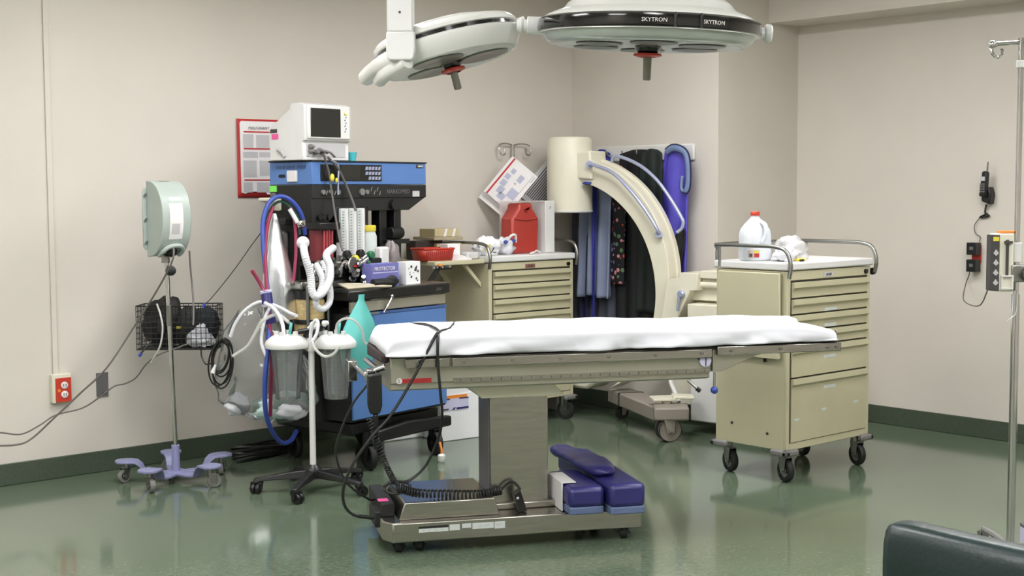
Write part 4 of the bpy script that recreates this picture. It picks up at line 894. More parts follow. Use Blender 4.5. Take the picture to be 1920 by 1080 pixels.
# ---------------------------------------------------------------- drawer carts
def supply_cart(label, x, y, W, DEP, zt_, drawers, zb, extra):
    t = thing('supply_cart', label, 'cart', (x,y,0), 0)
    mb = MB(); mb.box(0,W,.012,DEP,zb,zt_-.045); mb.box(0,.03,0,.014,zb,zt_-.045); mb.box(W-.03,W,0,.014,zb,zt_-.045); mb.box(.03,W-.03,0,.014,drawers[0]+.004,zt_-.045); mb.box(.03,W-.03,0,.014,zb,drawers[-1])
    obj('body', mb, BEIGE, t, bevel=.003)
    obj('gap_shade', MB().box(.031,W-.031,.0,.013,drawers[-1],drawers[0]+.004), DARKGAP, t)  # dark sheet behind the drawers: shade of the gaps put in as colour
    for i in range(len(drawers)-1):
        z1, z0 = drawers[i], drawers[i+1]; z1 -= .006
        mb = MB(); mb.prism([(.01,z1),(-.022,z1),(-.024,z1-.028),(-.018,z1-.03),(-.006,z1-.042),(-.006,z0+.003),(.01,z0+.003)], 'x', .036, W-.036)
        d = obj('drawer', mb, BEIGE2, t, bevel=.0015)
        if i >= extra['lab'] :
            q = MB(); q.box(W*.42,W*.42+.11,-.0075,-.0055,z1-.075,z1-.058); obj('label_tape', q, PGRAY2, d)
    if extra.get('tape'):
        z = drawers[-2]
        for xx, dz in ((.06,.23),(.3,.2),(.6,.19)): obj('label_tape', MB().box(xx,xx+.045,-.0075,-.0055,z-dz,z-dz+.014), PGRAY2, d)
    tp = MB(); tp.box(-.012,W+.012,-.012,DEP+.012,zt_-.04,zt_); obj('top_tray', tp, WPLAS, t, bevel=.008)
    obj('badge', MB().box(W*.42,W*.42+.085,-.003,0,zt_-.085,zt_-.06), extra['badge'], t)
    q = MB()
    for i in range(5): q.prism([(W*.42+.018+.01*i,zt_-.079),(W*.42+.024+.01*i,zt_-.079),(W*.42+.029+.01*i,zt_-.067),(W*.42+.023+.01*i,zt_-.067)], 'y', -.0042,-.0028)
    obj('badge_print', q, PDARK, t, kind='stuff')
    q = MB(); q.cyl((W-.05,0,zt_-.072),(W-.05,-.012,zt_-.072),.013); obj('lock', q, BLACK, t)
    for cx, cy in ((0,0),(W,0),(0,DEP),(W,DEP)):
        sx = -1 if cx == 0 else 1; sy = -1 if cy == 0 else 1
        q = MB(); q.box(min(cx+sx*.025,cx-sx*.09),max(cx+sx*.025,cx-sx*.09),min(cy+sy*.025,cy-sy*.015),max(cy+sy*.025,cy-sy*.015),zb-.03,zb+.006); q.box(min(cx+sx*.025,cx-sx*.015),max(cx+sx*.025,cx-sx*.015),min(cy+sy*.025,cy-sy*.09),max(cy+sy*.025,cy-sy*.09),zb-.03,zb+.006)
        obj('bumper', q, GRAYW, t, bevel=.012)
        caster(t, cx-sx*.05, cy-sy*.05, .062, .032, zb-.01, extra['ang'], DCHROME, RUBBER, DCHROME, hr=.62)
    # tubular rails along both sides, dropping at the front
    for xx in (.0, W):
        q = MB(); s_ = -1 if xx == 0 else 1
        q.tube([(xx+s_*.012,-.02,zt_-.08),(xx+s_*.012,-.03,zt_-.01),(xx+s_*.012,-.0,zt_+.06),(xx+s_*.012,.07,zt_+.082),(xx+s_*.012,.2,zt_+.085),(xx+s_*.012,DEP+.0,zt_+.085)], .011, 10)
        q.cyl((xx+s_*.012,DEP-.03,zt_-.03),(xx+s_*.012,DEP-.03,zt_+.085),.008)
        obj('side_rail', q, DCHROME, t)
    if extra['shelf'] == 'down':
        q = MB(); q.tube([(.02,DEP+.012,zt_-.03),(.02,DEP+.012,zt_+.06),(.06,DEP+.012,zt_+.085),(W-.12,DEP+.012,zt_+.085),(W-.06,DEP+.012,zt_+.06),(W-.06,DEP+.012,zt_-.03)], .010, 8, n=4); obj('back_rail', q, DCHROME, t)
    q = MB(); q.box(W+.002,W+.012,.02,.06,zb,zt_-.05); obj('side_channel', q, DCHROME, t)
    q = MB(); q.lathe([(.012,0),(.02,.004),(.02,.018),(.012,.022)], (W+.012,.0,zt_-.075), (1,0,0), 12); obj('side_knob', q, BLACK, t)
    if extra['shelf'] == 'down':
        sh = obj('drop_shelf', MB().box(-.028,-.012,.03,DEP-.03,zt_-.48,zt_-.055), BEIGE, t, bevel=.004)
        obj('shelf_edge', MB().box(-.045,-.012,.03,DEP-.03,zt_-.505,zt_-.465), BEIGE, sh, bevel=.003)
        q = MB(); q.box(-.02,-.002,.13,.138,zt_-.53,zt_-.505); obj('shelf_hook', q, DARKGAP, sh)
        q = MB()
        for yy, zz in ((.12,zb+.08),(.36,zb+.11)): q.cyl((0,yy,zz),(-.006,yy,zz),.007,seg=10)
        obj('rivets', q, DARKGAP, t, kind='stuff')
    else:
        sh = obj('side_shelf', MB().box(-.42,-.012,.02,DEP-.04,zt_-.045,zt_-.018), BEIGE, t, bevel=.005)
        q = MB()
        for yy in (.06, DEP-.1): q.prism([(-.16,zt_-.046),(-.13,zt_-.046),(-.012,zt_-.17),(-.012,zt_-.2)], 'y', yy, yy+.02)
        obj('shelf_brace', q, BEIGE, sh)
    return t
RCT = 1.165
supply_cart('beige drawer cart with its side shelf folded down, right of the operating table', 5.77,4.335,.755,.475,RCT,[1.067,.977,.892,.805,.722,.556,.211],.172,
    dict(lab=1,tape=True,badge=PGRAY,shelf='down',ang=-1.9))
LCT = 1.13
supply_cart('beige drawer cart with its side shelf raised, in the corner under the sharps box', 5.635,6.57,.75,.47,LCT,[1.035,.95,.855,.76,.665,.5,.2],.165,
    dict(lab=3,tape=False,badge=mat('red_badge',(130,84,76),.4),shelf='up',ang=-1.2))
# milk-type jug, bag of supplies on the right cart
JG = thing('water_jug', 'translucent white one-gallon jug with a red cap on the right cart', 'jug', (5.86,4.62,RCT), -30)
prof = [(.0,0),(.066,0),(.074,.01),(.076,.03),(.074,.14),(.068,.17),(.05,.2),(.026,.228),(.021,.235),(.021,.25)]
mb = MB()
def jug(u, v):
    j = v*(len(prof)-1); i = min(int(j), len(prof)-2); r_, z = Vector(prof[i]).lerp(Vector(prof[i+1]), j-i)
    a = 2*PI*u; n_ = 3.2 if z < .16 else 3.2-1.2*min(1,(z-.16)/.07)
    c, s_ = math.cos(a), math.sin(a); k_ = (abs(c)**n_+abs(s_)**n_)**(-1/n_)
    return (r_*k_*c*1.08, r_*k_*s_, z)
mb.surf(jug, 44, 40, True); obj('body', mb, FROST, JG, smooth=50)
q = MB(); q.lathe([(.024,.243),(.025,.246),(.025,.262),(.022,.266)], (0,0,0), (0,0,1), 24); obj('cap', q, RED, JG)
q = MB(); q.tube([(.015,-.05,.21),(.025,-.085,.19),(.025,-.09,.14),(.01,-.078,.10)], .012); obj('handle', q, FROST, JG)
q = MB(); q.box(-.07,-.005,-.078,-.0755,.02,.06); jl = obj('label', q, mat('jug_label',(196,180,172),.6), JG); q = MB(); q.box(-.035,-.007,-.0795,-.0775,.022,.042); q.m = 1; q.box(-.035,-.01,-.0795,-.0775,.045,.058); q.m = 2; q.box(-.062,-.045,-.0795,-.0775,.024,.042); obj('label_print', q, [PRED,YELLOW,PDARK], jl, kind='stuff')
q = MB(); q.blob((6.06,4.53,RCT+.05),(.10,.085,.075),.35,2.4,41,flat=RCT+.001); solo('clear_supply_bag', q, mat('bag_haze',(228,226,228),.15,alpha=.55,bump=.6,bscale=25,var=.12,scale=18), 'crumpled clear bag of supplies at the middle of the right cart top', 'bag', smooth=75)
q = MB(); q.blob((5.92,4.46,RCT+.03),(.075,.05,.045),.5,2.4,44,flat=RCT+.001); solo('white_gauze', q, LINEN, 'white gauze package in front of the gallon jug', 'package', smooth=65)
q = MB(); q.box(5.94,6.0,4.385,4.42,RCT+.001,RCT+.016); q.m = 1; q.box(5.935,5.965,4.37,4.385,RCT+.001,RCT+.012); solo('yellow_packet', q, [YELLOW, INK], 'small yellow and black packet at the front edge of the right cart', 'packet', bevel=.004)

# ---- things on the left cart and its shelf
SHZ = LCT-.017
RB = thing('basket', 'red plastic basket on the raised shelf of the corner cart', 'basket', (5.30,6.72,SHZ), -3)
mb = MB()
for p_ in ([(-.105,-.06,0),(.105,-.06,0),(.115,-.07,.075),(-.115,-.07,.075)],[(.105,-.06,0),(.105,.06,0),(.115,.07,.075),(.115,-.07,.075)],[(.105,.06,0),(-.105,.06,0),(-.115,.07,.075),(.115,.07,.075)],[(-.105,.06,0),(-.105,-.06,0),(-.115,-.07,.075),(-.115,.07,.075)],[(-.105,-.06,0),(-.105,.06,0),(.105,.06,0),(.105,-.06,0)]): mb.add(p_, [(0,1,2,3)])
obj('shell', mb, RED, RB, solid=.004)
q = MB()
for i in range(14):
    x = -.098+.015*i; q.add([(x,-.0645,.012),(x+.007,-.0645,.012),(x+.007,-.0705,.06),(x,-.0705,.06)], [(0,1,2,3)])
for i in range(7):
    y = -.052+.015*i; q.add([(.1095,y,.012),(.1095,y+.007,.012),(.1155,y+.007,.06),(.1155,y,.06)], [(0,1,2,3)])
obj('side_slots', q, PINKRED, RB, kind='stuff')
q = MB(); q.tube([(-.117,-.072,.075),(.117,-.072,.075),(.117,.072,.075),(-.117,.072,.075)], .006, 6, raw=True, closed=True); obj('lip', q, RED, RB)
def cartbox(name, label, x0,x1,y0,y1,z0,z1, m_, **kw):
    q = MB(); q.box(x0,x1,y0,y1,z0,z1); return solo(name, q, m_, label, 'box', bevel=.003, **kw)
cartbox('carton', 'dark brown flat box behind the red basket', 5.25,5.47,6.83,6.93,SHZ,SHZ+.12, mat('dark_box',(52,42,36),.6))
cartbox('carton', 'lower tan box in the stack on the raised shelf', 5.40,5.60,6.80,6.98,SHZ,SHZ+.1, TANB)
tb = cartbox('carton', 'tan lid-shaped box lying across the stack on the raised shelf', 5.36,5.60,6.78,7.0,SHZ+.122,SHZ+.142, mat('tan_gray',(160,148,122),.7))
TB = thing('carton', 'tan carton with two white tape strips, topmost on the raised shelf', 'box', (5.49,6.89,SHZ+.143), 0)
obj('box_body', MB().box(-.1,.1,-.08,.08,0,.05), TANB, TB, bevel=.003)
for x in (-.03,.04): obj('tape_strip', MB().prism([(x,0),(x+.02,0),(x+.035,.0505),(x+.015,.0505)], 'y', -.0815,-.0795), PAPER, TB)
cartbox('carton', 'small white box in front of the dark brown box', 5.40,5.50,6.69,6.77,SHZ,SHZ+.1, FOAM)
q = MB(); q.prism([(5.40,SHZ),(5.53,SHZ),(5.53,SHZ+.008),(5.44,SHZ+.035)], 'y', 6.61,6.68); solo('papers', q, PAPER, 'folded white papers in front of the small white box', 'papers')
q = MB(); q.box(5.52,5.615,6.64,6.76,SHZ,SHZ+.045); solo('tray', q, mat('gray_tray',(198,196,196),.5), 'pale gray tray at the inner end of the raised shelf', 'tray', bevel=.01)
q = MB(); q.blob((5.73,6.70,LCT+.05),(.09,.07,.065),.45,2.2,51,flat=LCT+.001); q.m = 1; q.prism([(5.655,LCT+.03),(5.685,LCT+.03),(5.695,LCT+.075),(5.67,LCT+.07)], 'y', 6.622,6.626); q.m = 2; q.prism([(5.70,LCT+.02),(5.705,LCT+.02),(5.73,LCT+.055),(5.725,LCT+.055)], 'y', 6.62,6.624); q.prism([(5.72,LCT+.02),(5.745,LCT+.02),(5.745,LCT+.025),(5.72,LCT+.025)], 'y', 6.62,6.624)
solo('printed_bag', q, [FOAM, YELLOW, INK], 'crumpled white printed bag with a yellow mark at the left of the corner cart top', 'bag', smooth=60)
q = MB(); q.blob((5.90,6.72,LCT+.05),(.075,.06,.06),.4,2.4,55,flat=LCT+.001); q.m = 1; q.blob((5.86,6.66,LCT+.085),(.016,.012,.012),.2,2,1); q.blob((5.93,6.66,LCT+.09),(.014,.012,.012),.2,2,2); q.m = 2; q.tube([(5.89,6.68,LCT+.09),(5.91,6.66,LCT+.125),(5.945,6.66,LCT+.125),(5.955,6.67,LCT+.08)], .009)
solo('supply_bag', q, [mat('gray_bag',(206,206,212),.5), BHOSE, WPLAS], 'gray and white bag with blue dots beside the red sharps jug', 'bag', smooth=60)
q = MB(); q.tube([(6.02,6.60,LCT+.006),(6.05,6.59,LCT+.014),(6.08,6.60,LCT+.022),(6.11,6.60,LCT+.012)], .006); solo('white_clip', q, WPLAS, 'small white clip in front of the red sharps jug', 'clip')
SB = thing('sharps_container', 'red sharps jug with a sloped shoulder on the corner cart', 'sharps container', (6.075,6.76,LCT), 0)
mb = MB(); mb.prism([(-.115,0),(.105,0),(.11,.02),(.12,.23),(.065,.30),(.06,.335),(-.06,.335),(-.065,.30),(-.12,.23),(-.12,.02)], 'y', -.06,.06); obj('jug', mb, REDSH, SB, bevel=.014)
q = MB(); q.prism([(-.02,.29),(.03,.29),(.03,.31),(.005,.27)], 'y', -.066,-.058); obj('spout_mark', q, PINKRED, SB); q = MB(); q.tube([(-.10,-.061,.235),(.0,-.066,.225),(.10,-.061,.235)], .006); obj('shoulder_rib', q, REDSH, SB)
HB = thing('sharps_holder', 'frosted and white holder box around the red sharps jug', 'holder', (6.075,6.76,LCT), 0)
mb = MB(); mb.box(-.11,.165,.075,.08,0,.345); mb.box(-.13,.165,-.07,.08,.345,.35); obj('clear_panel', mb, SMOKE, HB)
obj('white_panel', MB().box(.165,.25,-.075,.085,0,.35), WPLAS, HB, bevel=.005)
q = MB(); q.prism([(.20,.295),(.204,.295),(.214,.315),(.21,.315)], 'y', -.077,-.075); obj('latch', q, PDARK, HB)
# drip pole behind the corner cart, two laminated cards on it
DP = thing('drip_pole', 'chrome hook pole rising behind the corner cart, holding two cards', 'pole', (6.30,7.08,0), 0)
q = MB(); q.cyl((0,0,.0),(0,0,1.87),.0115); obj('pole', q, CHROME, DP)
for s_ in (-1,1):
    q = MB(); q.tube([(0,0,1.86),(s_*.05,-.005,1.872),(s_*.115,-.01,1.87),(s_*.145,-.02,1.85),(s_*.135,-.03,1.80),(s_*.10,-.03,1.80),(s_*.096,-.02,1.835)], .0055, 8); obj('hook', q, CHROME, DP)
q = MB(); q.cyl((0,0,0),(0,0,.04),.026,seg=24); obj('foot', q, DCHROME, DP)
def card(label, c, m_):
    t = thing('laminated_card', label, 'card', tuple(c), 0, rot=(0, R(-50), R(-41.6)))
    return t, obj('sheet', MB().box(-.153,.153,-.0015,.0015,-.112,.112), m_, t)
t, _ = card('white laminated card with a red stripe hanging tilted on the hook pole', (6.118,6.897,1.593), PAPER)
obj('red_stripe', MB().box(-.15,.15,-.003,-.0014,.082,.094), PRED, t)
q = MB(); random.seed(4)
for x,z,a,b in ((-.07,.03,.03,.022),(-.02,.045,.026,.02),(.03,.05,.022,.018),(-.1,.0,.026,.026),(.07,-.03,.03,.018),(-.04,-.05,.04,.03),(.08,.04,.02,.015),(.02,-.02,.008,.008)): q.box(x-a,x+a*.7,-.0028,-.0014,z-b,z+b)
obj('diagram', q, mat('diagram_blue',(176,178,200),.7), t, kind='stuff')
q = MB(); q.box(.09,.135,-.0028,-.0014,-.1,-.092); q.box(-.13,.14,-.0028,-.0014,-.085,-.08); obj('print_line', q, PGRAY, t, kind='stuff')
t, _ = card('plain white sheet showing at the lower left behind the red-striped card', (6.118,6.951,1.550), PAPER)
t, _ = card('gray printed card with rows of dark text half hidden by the white cylinder', (6.511,6.990,1.568), PGRAY)
q = MB()
for i in range(11): q.box(-.12,.14,-.0028,-.0014,.058-.014*i,.065-.014*i)
obj('text_line', q, PDARK, t, kind='stuff')
obj('title_bar', MB().box(-.13,.14,-.003,-.0014,.074,.08), INK, t)

# ---------------------------------------------------------------- C-arm
CA = thing('c_arm_xray', 'cream C-arm x-ray machine with white detector cylinder parked in the corner', 'x-ray machine', (6.53,6.752,0), 8.8)
# inner and outer edge of the arc are slightly eccentric circles: the arm is thicker at the detector
def pin(a): a = R(a); return Vector((0, .009+.755*math.cos(a), .865+.755*math.sin(a)))
def pout(a): a = R(a); return Vector((0, -.031+.823*math.cos(a), .957+.823*math.sin(a)))
def ap2(f, a): return pin(a).lerp(pout(a), f)
def arc(f0, f1, x0, x1, a0, a1, n=60):
    mb = MB(); vs = []; fs = []
    for i in range(n+1):
        a = a0+(a1-a0)*i/n
        for (f_, x) in ((f0,x0),(f1,x0),(f1,x1),(f0,x1)): p = ap2(f_, a); vs.append((x, p.y, p.z))
    for i in range(n):
        b = 4*i
        for e in range(4): fs.append((b+e, b+(e+1) % 4, b+4+(e+1) % 4, b+4+e))
    fs += [(3,2,1,0),(4*n,4*n+1,4*n+2,4*n+3)]
    return mb.add(vs, fs)
A0_, A1_ = 100, 240
c_ = obj('c_arc', arc(0,.98,-.06,-.005,A0_,A1_), CREAM, CA, bevel=.006)
obj('arc_track', arc(.1,.9,-.005,.04,A0_,A1_), CREAM, c_, bevel=.003)
obj('arc_rim', arc(.05,1.02,.04,.085,A0_,A1_), CREAM, c_, bevel=.006)
q = MB(); q.lathe([(.145,-.26),(.158,-.255),(.156,.0),(.152,.24),(.14,.255),(.02,.258)], (0,0,1.655), (0,0,1), 44); ii = obj('detector', q, CREAM, CA)
q = MB(); q.lathe([(.159,-.256),(.161,-.25),(.161,-.245),(.158,-.243)], (0,0,1.655), (0,0,1), 44, caps=False); obj('detector_rim', q, WPLAS, ii)
obj('detector_bracket', MB().prism([(-.08,1.63),(-.09,1.80),(-.235,1.815),(-.25,1.62)], 'x', -.085, .1), CREAM, CA, bevel=.012)
q = MB(); q.blob((-.07,-.2,1.595),(.02,.035,.01),.4,2,3); obj('blue_clip', q, BHOSE, CA)
mb = MB(); mb.prism([(-.30,.46),(.06,.46),(.06,.24),(-.06,.20),(-.22,.20),(-.34,.27)], 'x', -.11, .13); obj('tube_housing', mb, CREAM, CA, bevel=.02)
mb = MB(); mb.prism([(-.24,.46),(.02,.46),(-.02,.56),(-.2,.56)], 'x', -.09,.09); obj('tube_collimator', mb, WPLAS, CA, bevel=.01)
q = MB(); q.tube([(-0.060,-0.221,1.723), (-0.110,-0.258,1.722), (-0.115,-0.301,1.714), (-0.115,-0.449,1.659), (-0.115,-0.599,1.532), (-0.115,-0.716,1.404), (-0.115,-0.799,1.288), (-0.060,-0.767,1.258)], .0115, 10)
q.cyl((-0.050,-0.209,1.724), (-0.100,-0.242,1.719), .026); q.cyl((-0.050,-0.769,1.258), (-0.090,-0.791,1.263), .024); obj('hand_tube', q, TUBEB, CA)
q = MB(); q.tube([(0.060,-0.312,1.741), (0.060,-0.325,1.770), (0.060,-0.360,1.776), (0.060,-0.456,1.749), (0.060,-0.572,1.694), (0.060,-0.686,1.605), (0.060,-0.787,1.486), (0.060,-0.870,1.368), (0.060,-0.882,1.333), (0.060,-0.870,1.298), (0.050,-0.840,1.270)], .0115, 10); obj('hand_tube', q, TUBEB, CA)
mb = MB(); mb.prism([(-.865,.975),(-.955,.985),(-.96,1.02),(-1.093,1.018),(-1.094,.909),(-1.042,.907),(-.943,.713),(-.83,.50),(-.76,.50),(-.82,.70),(-.845,.85)], 'x', -.105,.12); cl = obj('arc_clamp', mb, CREAM, CA, bevel=.004)
q = MB(); q.lathe([(.024,0),(.026,.02),(.018,.03)], (-0.105,-0.981,0.884), (-1,0,0), 18); q.cyl((-0.130,-0.973,0.865), (-0.130,-0.962,0.775), .009); obj('brake_lever', q, TUBEB, cl)
mb = MB(); mb.box(-.08,.2,-1.45,-1.094,.985,1.035); mb.box(-.05,.18,-1.45,-1.094,.95,.985); mb.cyl((-.05,-1.45,.945),(-.05,-1.09,.945),.022); mb.box(-.03,.17,-1.45,-1.0,.84,.94); obj('cross_arm', mb, CREAM, CA, bevel=.006)
obj('column_head', MB().box(.0,.2,-1.2,-.97,.70,.90), mat('olive_panel',(150,146,112),.5), CA, bevel=.006)
obj('column', MB().box(.0,.2,-1.5,-1.15,.1,.86), CREAM, CA, bevel=.01)
obj('upper_cabinet', MB().box(-.13,.24,-1.33,-1.035,.60,.825), CREAM, CA, bevel=.008)
obj('cabinet', MB().box(-.13,.30,-1.65,-1.06,.075,.60), WPLAS, CA, bevel=.01)
obj('back_column', MB().box(.05,.3,-1.06,-.80,.14,.62), CREAM, CA, bevel=.01)
q = MB(); q.tube([(-.12,-.93,.40),(-.14,-.92,.32),(-.17,-.98,.24),(-.2,-1.02,.2)], .014); obj('cable', q, WPLAS, CA)
mb = MB(); mb.prism([(.03,-.30),(-.43,-.98),(-.30,-1.08),(.17,-.39)], 'z', .105,.195); lb = obj('base_leg', mb, TAUPE, CA, bevel=.01)
mb = MB(); mb.prism([(-.088,-.470),(-.098,-.485),(.045,-.585),(.055,-.57)], 'z', .103,.197); obj('leg_joint', mb, DARKGAP, lb)
mb = MB(); mb.prism([(-.42,-.97),(-.57,-1.08),(-.44,-1.25),(-.27,-1.13)], 'z', .135,.215); obj('foot_block', mb, TAUPE, CA, bevel=.012)
q = MB(); q.cyl((-.36,-1.03,.19),(-.36,-1.03,.235),.03); q.prism([(-.36,-.90),(-.46,-1.0),(-.36,-1.10),(-.24,-1.0)], 'z', .232,.25); q.prism([(-.26,-1.0),(-.36,-1.08),(-.30,-1.2),(-.2,-1.12)], 'z', .245,.262); obj('foot_pedal', q, CREAM, CA, bevel=.005)
caster(CA, -.46, -1.12, .076, .085, .135, 2.5, TAUPE, RUBBER, TAUPE, hr=.98, trail=.01)
caster(CA, .06, -.42, .04, .07, .11, 2.5, DCHROME, RUBBER, BLACK, twin=True)
for x, y in ((.25,-1.6),(-.08,-1.6)): caster(CA, x, y, .045, .04, .08, 1, BLACK, RUBBER, GRAYW)
# ---------------------------------------------------------------- apron rack
AR = thing('apron_rack', 'white hook board on the back wall holding lead aprons', 'rack', (6.905,6.41,1.62), 0)
obj('board', MB().box(-.022,0,-.47,.50,.125,.235), BOARD, AR, bevel=.01)
for y in (.42,.27,.12,-.02,-.16,-.3,-.42):
    q = MB(); q.tube([(-.02,y,.17),(-.06,y,.165),(-.085,y,.175),(-.09,y,.2)], .007); obj('hook', q, CHROME, AR)
def apron(name, label, y0, y1, z0, z1, m_, x=6.86, folds=3, amp=.014, taper=.0, seed=0, cat='apron', skew=0, solid=.012):
    mb = MB()
    def fn(u, v):
        h = 1-v; wob = noise.noise(Vector((u*2.5+seed*5, v*1.7, seed)))
        yy = y0+(y1-y0)*u; c = (y0+y1)/2; sh = taper*max(0, 1-h*3.2)**2
        yy = c+(yy-c)*(1-sh)+skew*h+.012*wob*h
        zz = z1+(z0-z1)*h - .03*abs(u-.5)**2*4*(1 if v > .9 else .2) + (.02*wob if v < .05 else 0)
        return (x-amp*(.4+.8*h)*math.sin(u*folds*2*PI+seed+wob*1.5)-.022*h-.012*wob, yy, zz)
    mb.surf(fn, 36, 40)
    return solo(name, mb, m_, label, cat, smooth=75, solid=solid, group=None)
CL_GR = mat('apron_slate',(142,152,180),.7,var=.1,scale=5); CL_DG = mat('apron_charcoal',(74,76,90),.75,var=.15); CL_BK = mat('apron_black',(15,15,19),.7,var=.2)
CL_PU = mat('apron_violet',(86,76,186),.55,var=.08); CL_BL = mat('apron_blue',(48,54,150),.6,var=.12); CL_SB = mat('apron_steel_blue',(112,130,168),.6,var=.1); CL_NV = mat('apron_navy',(34,36,74),.7,var=.15)
apron('lead_apron', 'charcoal lead apron hanging nearest the corner behind the cart', 6.86,7.06,.55,1.56,CL_DG,folds=3,seed=1,taper=.2,x=6.865)
apron('lead_apron', 'navy apron edge between the charcoal and the slate aprons', 6.84,6.93,.55,1.62,CL_NV,folds=1.5,seed=12,taper=.2,x=6.83)
apron('lead_apron', 'slate blue lead apron below the detector cylinder', 6.60,6.90,.80,1.75,CL_GR,folds=3,amp=.032,seed=2,taper=.3,x=6.80)
apron('apron_strap', 'royal blue strap hanging down in front of the slate blue apron', 6.70,6.735,.50,1.6,CL_BL,folds=.5,amp=.004,seed=3,x=6.74,cat='strap',solid=.006)
apron('lead_apron', 'royal blue apron top bunched on the hook next to the detector cylinder', 6.67,6.85,1.45,1.835,CL_BL,folds=3,seed=4,taper=.2,x=6.85)
apron('lead_apron', 'floral lead apron with red and pink blooms, only a strip showing', 6.475,6.60,.90,1.72,FLORAL,folds=1,amp=.006,seed=5,taper=.1,x=6.80)
apron('lead_apron', 'wide black lead apron in the middle of the rack', 6.18,6.58,.58,1.825,CL_BK,folds=3.5,amp=.01,seed=6,taper=.06,x=6.84,skew=0)
apron('lead_apron', 'very dark green apron on the right of the wide black one', 6.13,6.34,.72,1.825,mat('apron_dark_green',(22,32,30),.75),folds=2,amp=.008,seed=7,taper=.15,x=6.80)
apron('lead_apron', 'bright violet lead apron on the right end of the rack', 5.925,6.165,.92,1.84,CL_PU,folds=1.5,amp=.018,seed=8,taper=.2,x=6.83)
q = MB(); P_ = spline([(6.785,6.10,1.80),(6.775,6.04,1.825),(6.77,5.965,1.815),(6.77,5.915,1.775),(6.77,5.898,1.68),(6.77,5.902,1.57),(6.77,5.928,1.54),(6.77,5.955,1.56),(6.772,5.95,1.64)], 5)
def band(u, v):
    i = min(int(v*(len(P_)-1)), len(P_)-2); t = v*(len(P_)-1)-i; p = P_[i].lerp(P_[i+1], t); d = (P_[i+1]-P_[i]).normalized(); n_ = Vector((0,-d.z,d.y)); w_ = .022 if v < .72 else .010
    return p+n_*w_*(2*u-1)+Vector((.012*abs(2*u-1)**2,0,0))
q.surf(band, 7, 46); q.m = 1; q.tube([band(0,i/30)-Vector((.002,0,0)) for i in range(31)], .004, 6, raw=True)
solo('collar', q, [CL_SB, CL_NV], 'steel blue thyroid collar with dark piping looped over the last hook on the violet apron', 'collar', solid=.004, smooth=70)
apron('apron_strap', 'black strap hanging at the lower right of the violet apron', 5.905,5.985,.98,1.30,CL_BK,folds=1,seed=10,x=6.77,cat='strap',skew=.05,taper=.4)
apron('lead_apron', 'charcoal apron hem hanging lowest behind the slate blue apron', 6.62,6.85,.45,1.0,CL_DG,folds=2.5,amp=.02,seed=11,x=6.85)
q = MB(); q.box(6.45,6.6,6.80,6.93,0,.0) if False else q.prism([(6.52,.0),(6.64,.0),(6.64,.60),(6.56,.72),(6.52,.72)], 'y', 6.88,6.98)
solo('folder_stand', q, PGRAY, 'light gray slab standing on the floor at the right side of the corner cart', 'panel', bevel=.01)

# ---------------------------------------------------------------- surgical lights
LL = thing('surgical_light', 'large round white surgical light with a black band hanging over the table', 'surgical light', (3.841,3.544,2.094), 0, rot=(R(2.2),R(2.0),R(-41.6)))
q = MB(); q.lathe([(.416,.036),(.405,.09),(.40,.095),(.385,.105),(.35,.12),(.325,.13),(.31,.15),(.29,.165),(.2,.19),(.05,.2)], (0,0,0), (0,0,1), 72); obj('dome', q, WHITE, LL)
q = MB(); q.lathe([(.405,.036),(.42,.04),(.424,.05),(.42,.085),(.406,.092)], (0,0,0), (0,0,1), 72, caps=False); bd = obj('black_band', q, GBLACK, LL)
q = MB(); q.lathe([(.35,-.004),(.372,.0),(.388,.012),(.405,.038)], (0,0,0), (0,0,1), 72, caps=False); obj('glass_skirt', q, GLASSB, LL)
q = MB(); q.lathe([(.352,-.004),(.33,-.001),(.01,.0)], (0,0,0), (0,0,1), 60, caps=False); q.v = [(x,y,z) for x,y,z in q.v]; obj('light_face', q, WPLAS, LL)
for i in range(6):
    a = R(30+60*i); x, y = .22*math.cos(a), .22*math.sin(a)
    q = MB(); q.lathe([(.088,-.004),(.086,-.007),(.075,-.008),(.03,-.003),(.001,-.001)], (x,y,0), (0,0,1), 30, caps=False); obj('lens', q, LENS, LL)
q = MB(); q.lathe([(.05,-.0),(.05,-.012),(.036,-.03),(.03,-.04)], (0,0,0), (0,0,1), 24, caps=True); hm = obj('handle_mount', q, GBLACK, LL)
q = MB(); q.lathe([(.03,-.034),(.052,-.03),(.054,-.038),(.03,-.044)], (0,0,0), (0,0,1), 24, caps=False); obj('handle_ring', q, RED, hm)
q = MB(); q.lathe([(.016,-.04),(.016,-.05),(.015,-.125),(.012,-.13)], (0,0,0), (0,0,1), 20); obj('handle', q, GRAYH, LL)
for a, s_ in ((-93,'SKYTRON'),(-63,'SKYTRON')):
    a = R(a); text(s_, .020, PAPER, bd, (.4255*math.cos(a)-.045*abs(math.sin(a)), .4255*math.sin(a)-.0-.045*math.cos(a)*1.0*0-(.02 if s_ and a > R(-80) else 0), .055), rot=(PI/2,0,a+PI/2))
q = MB()
for a in (-83,-70):
    a = R(a); q.cyl((.424*math.cos(a),.424*math.sin(a),.04),(.424*math.cos(a),.424*math.sin(a),.09),.006,seg=8)
obj('band_clip', q, BLACK, bd, kind='stuff')
q = MB(); q.cyl((.41,0,.06),(.45,0,.06),.022); q.lathe([(.03,0),(.034,.006),(.034,.02),(.028,.026)], (.44,0,.06), (1,0,0), 20); obj('side_knob', q, WPLAS, LL)
q = MB(); q.cyl((-.40,0,.062),(-.46,0,.062),.034); q.cyl((-.455,0,.062),(-.475,0,.062),.022); q.lathe([(.02,0),(.024,.01),(.03,.02)], (-.50,0,.062), (1,0,0), 20); obj('side_joint', q, WPLAS, LL, bevel=.003)
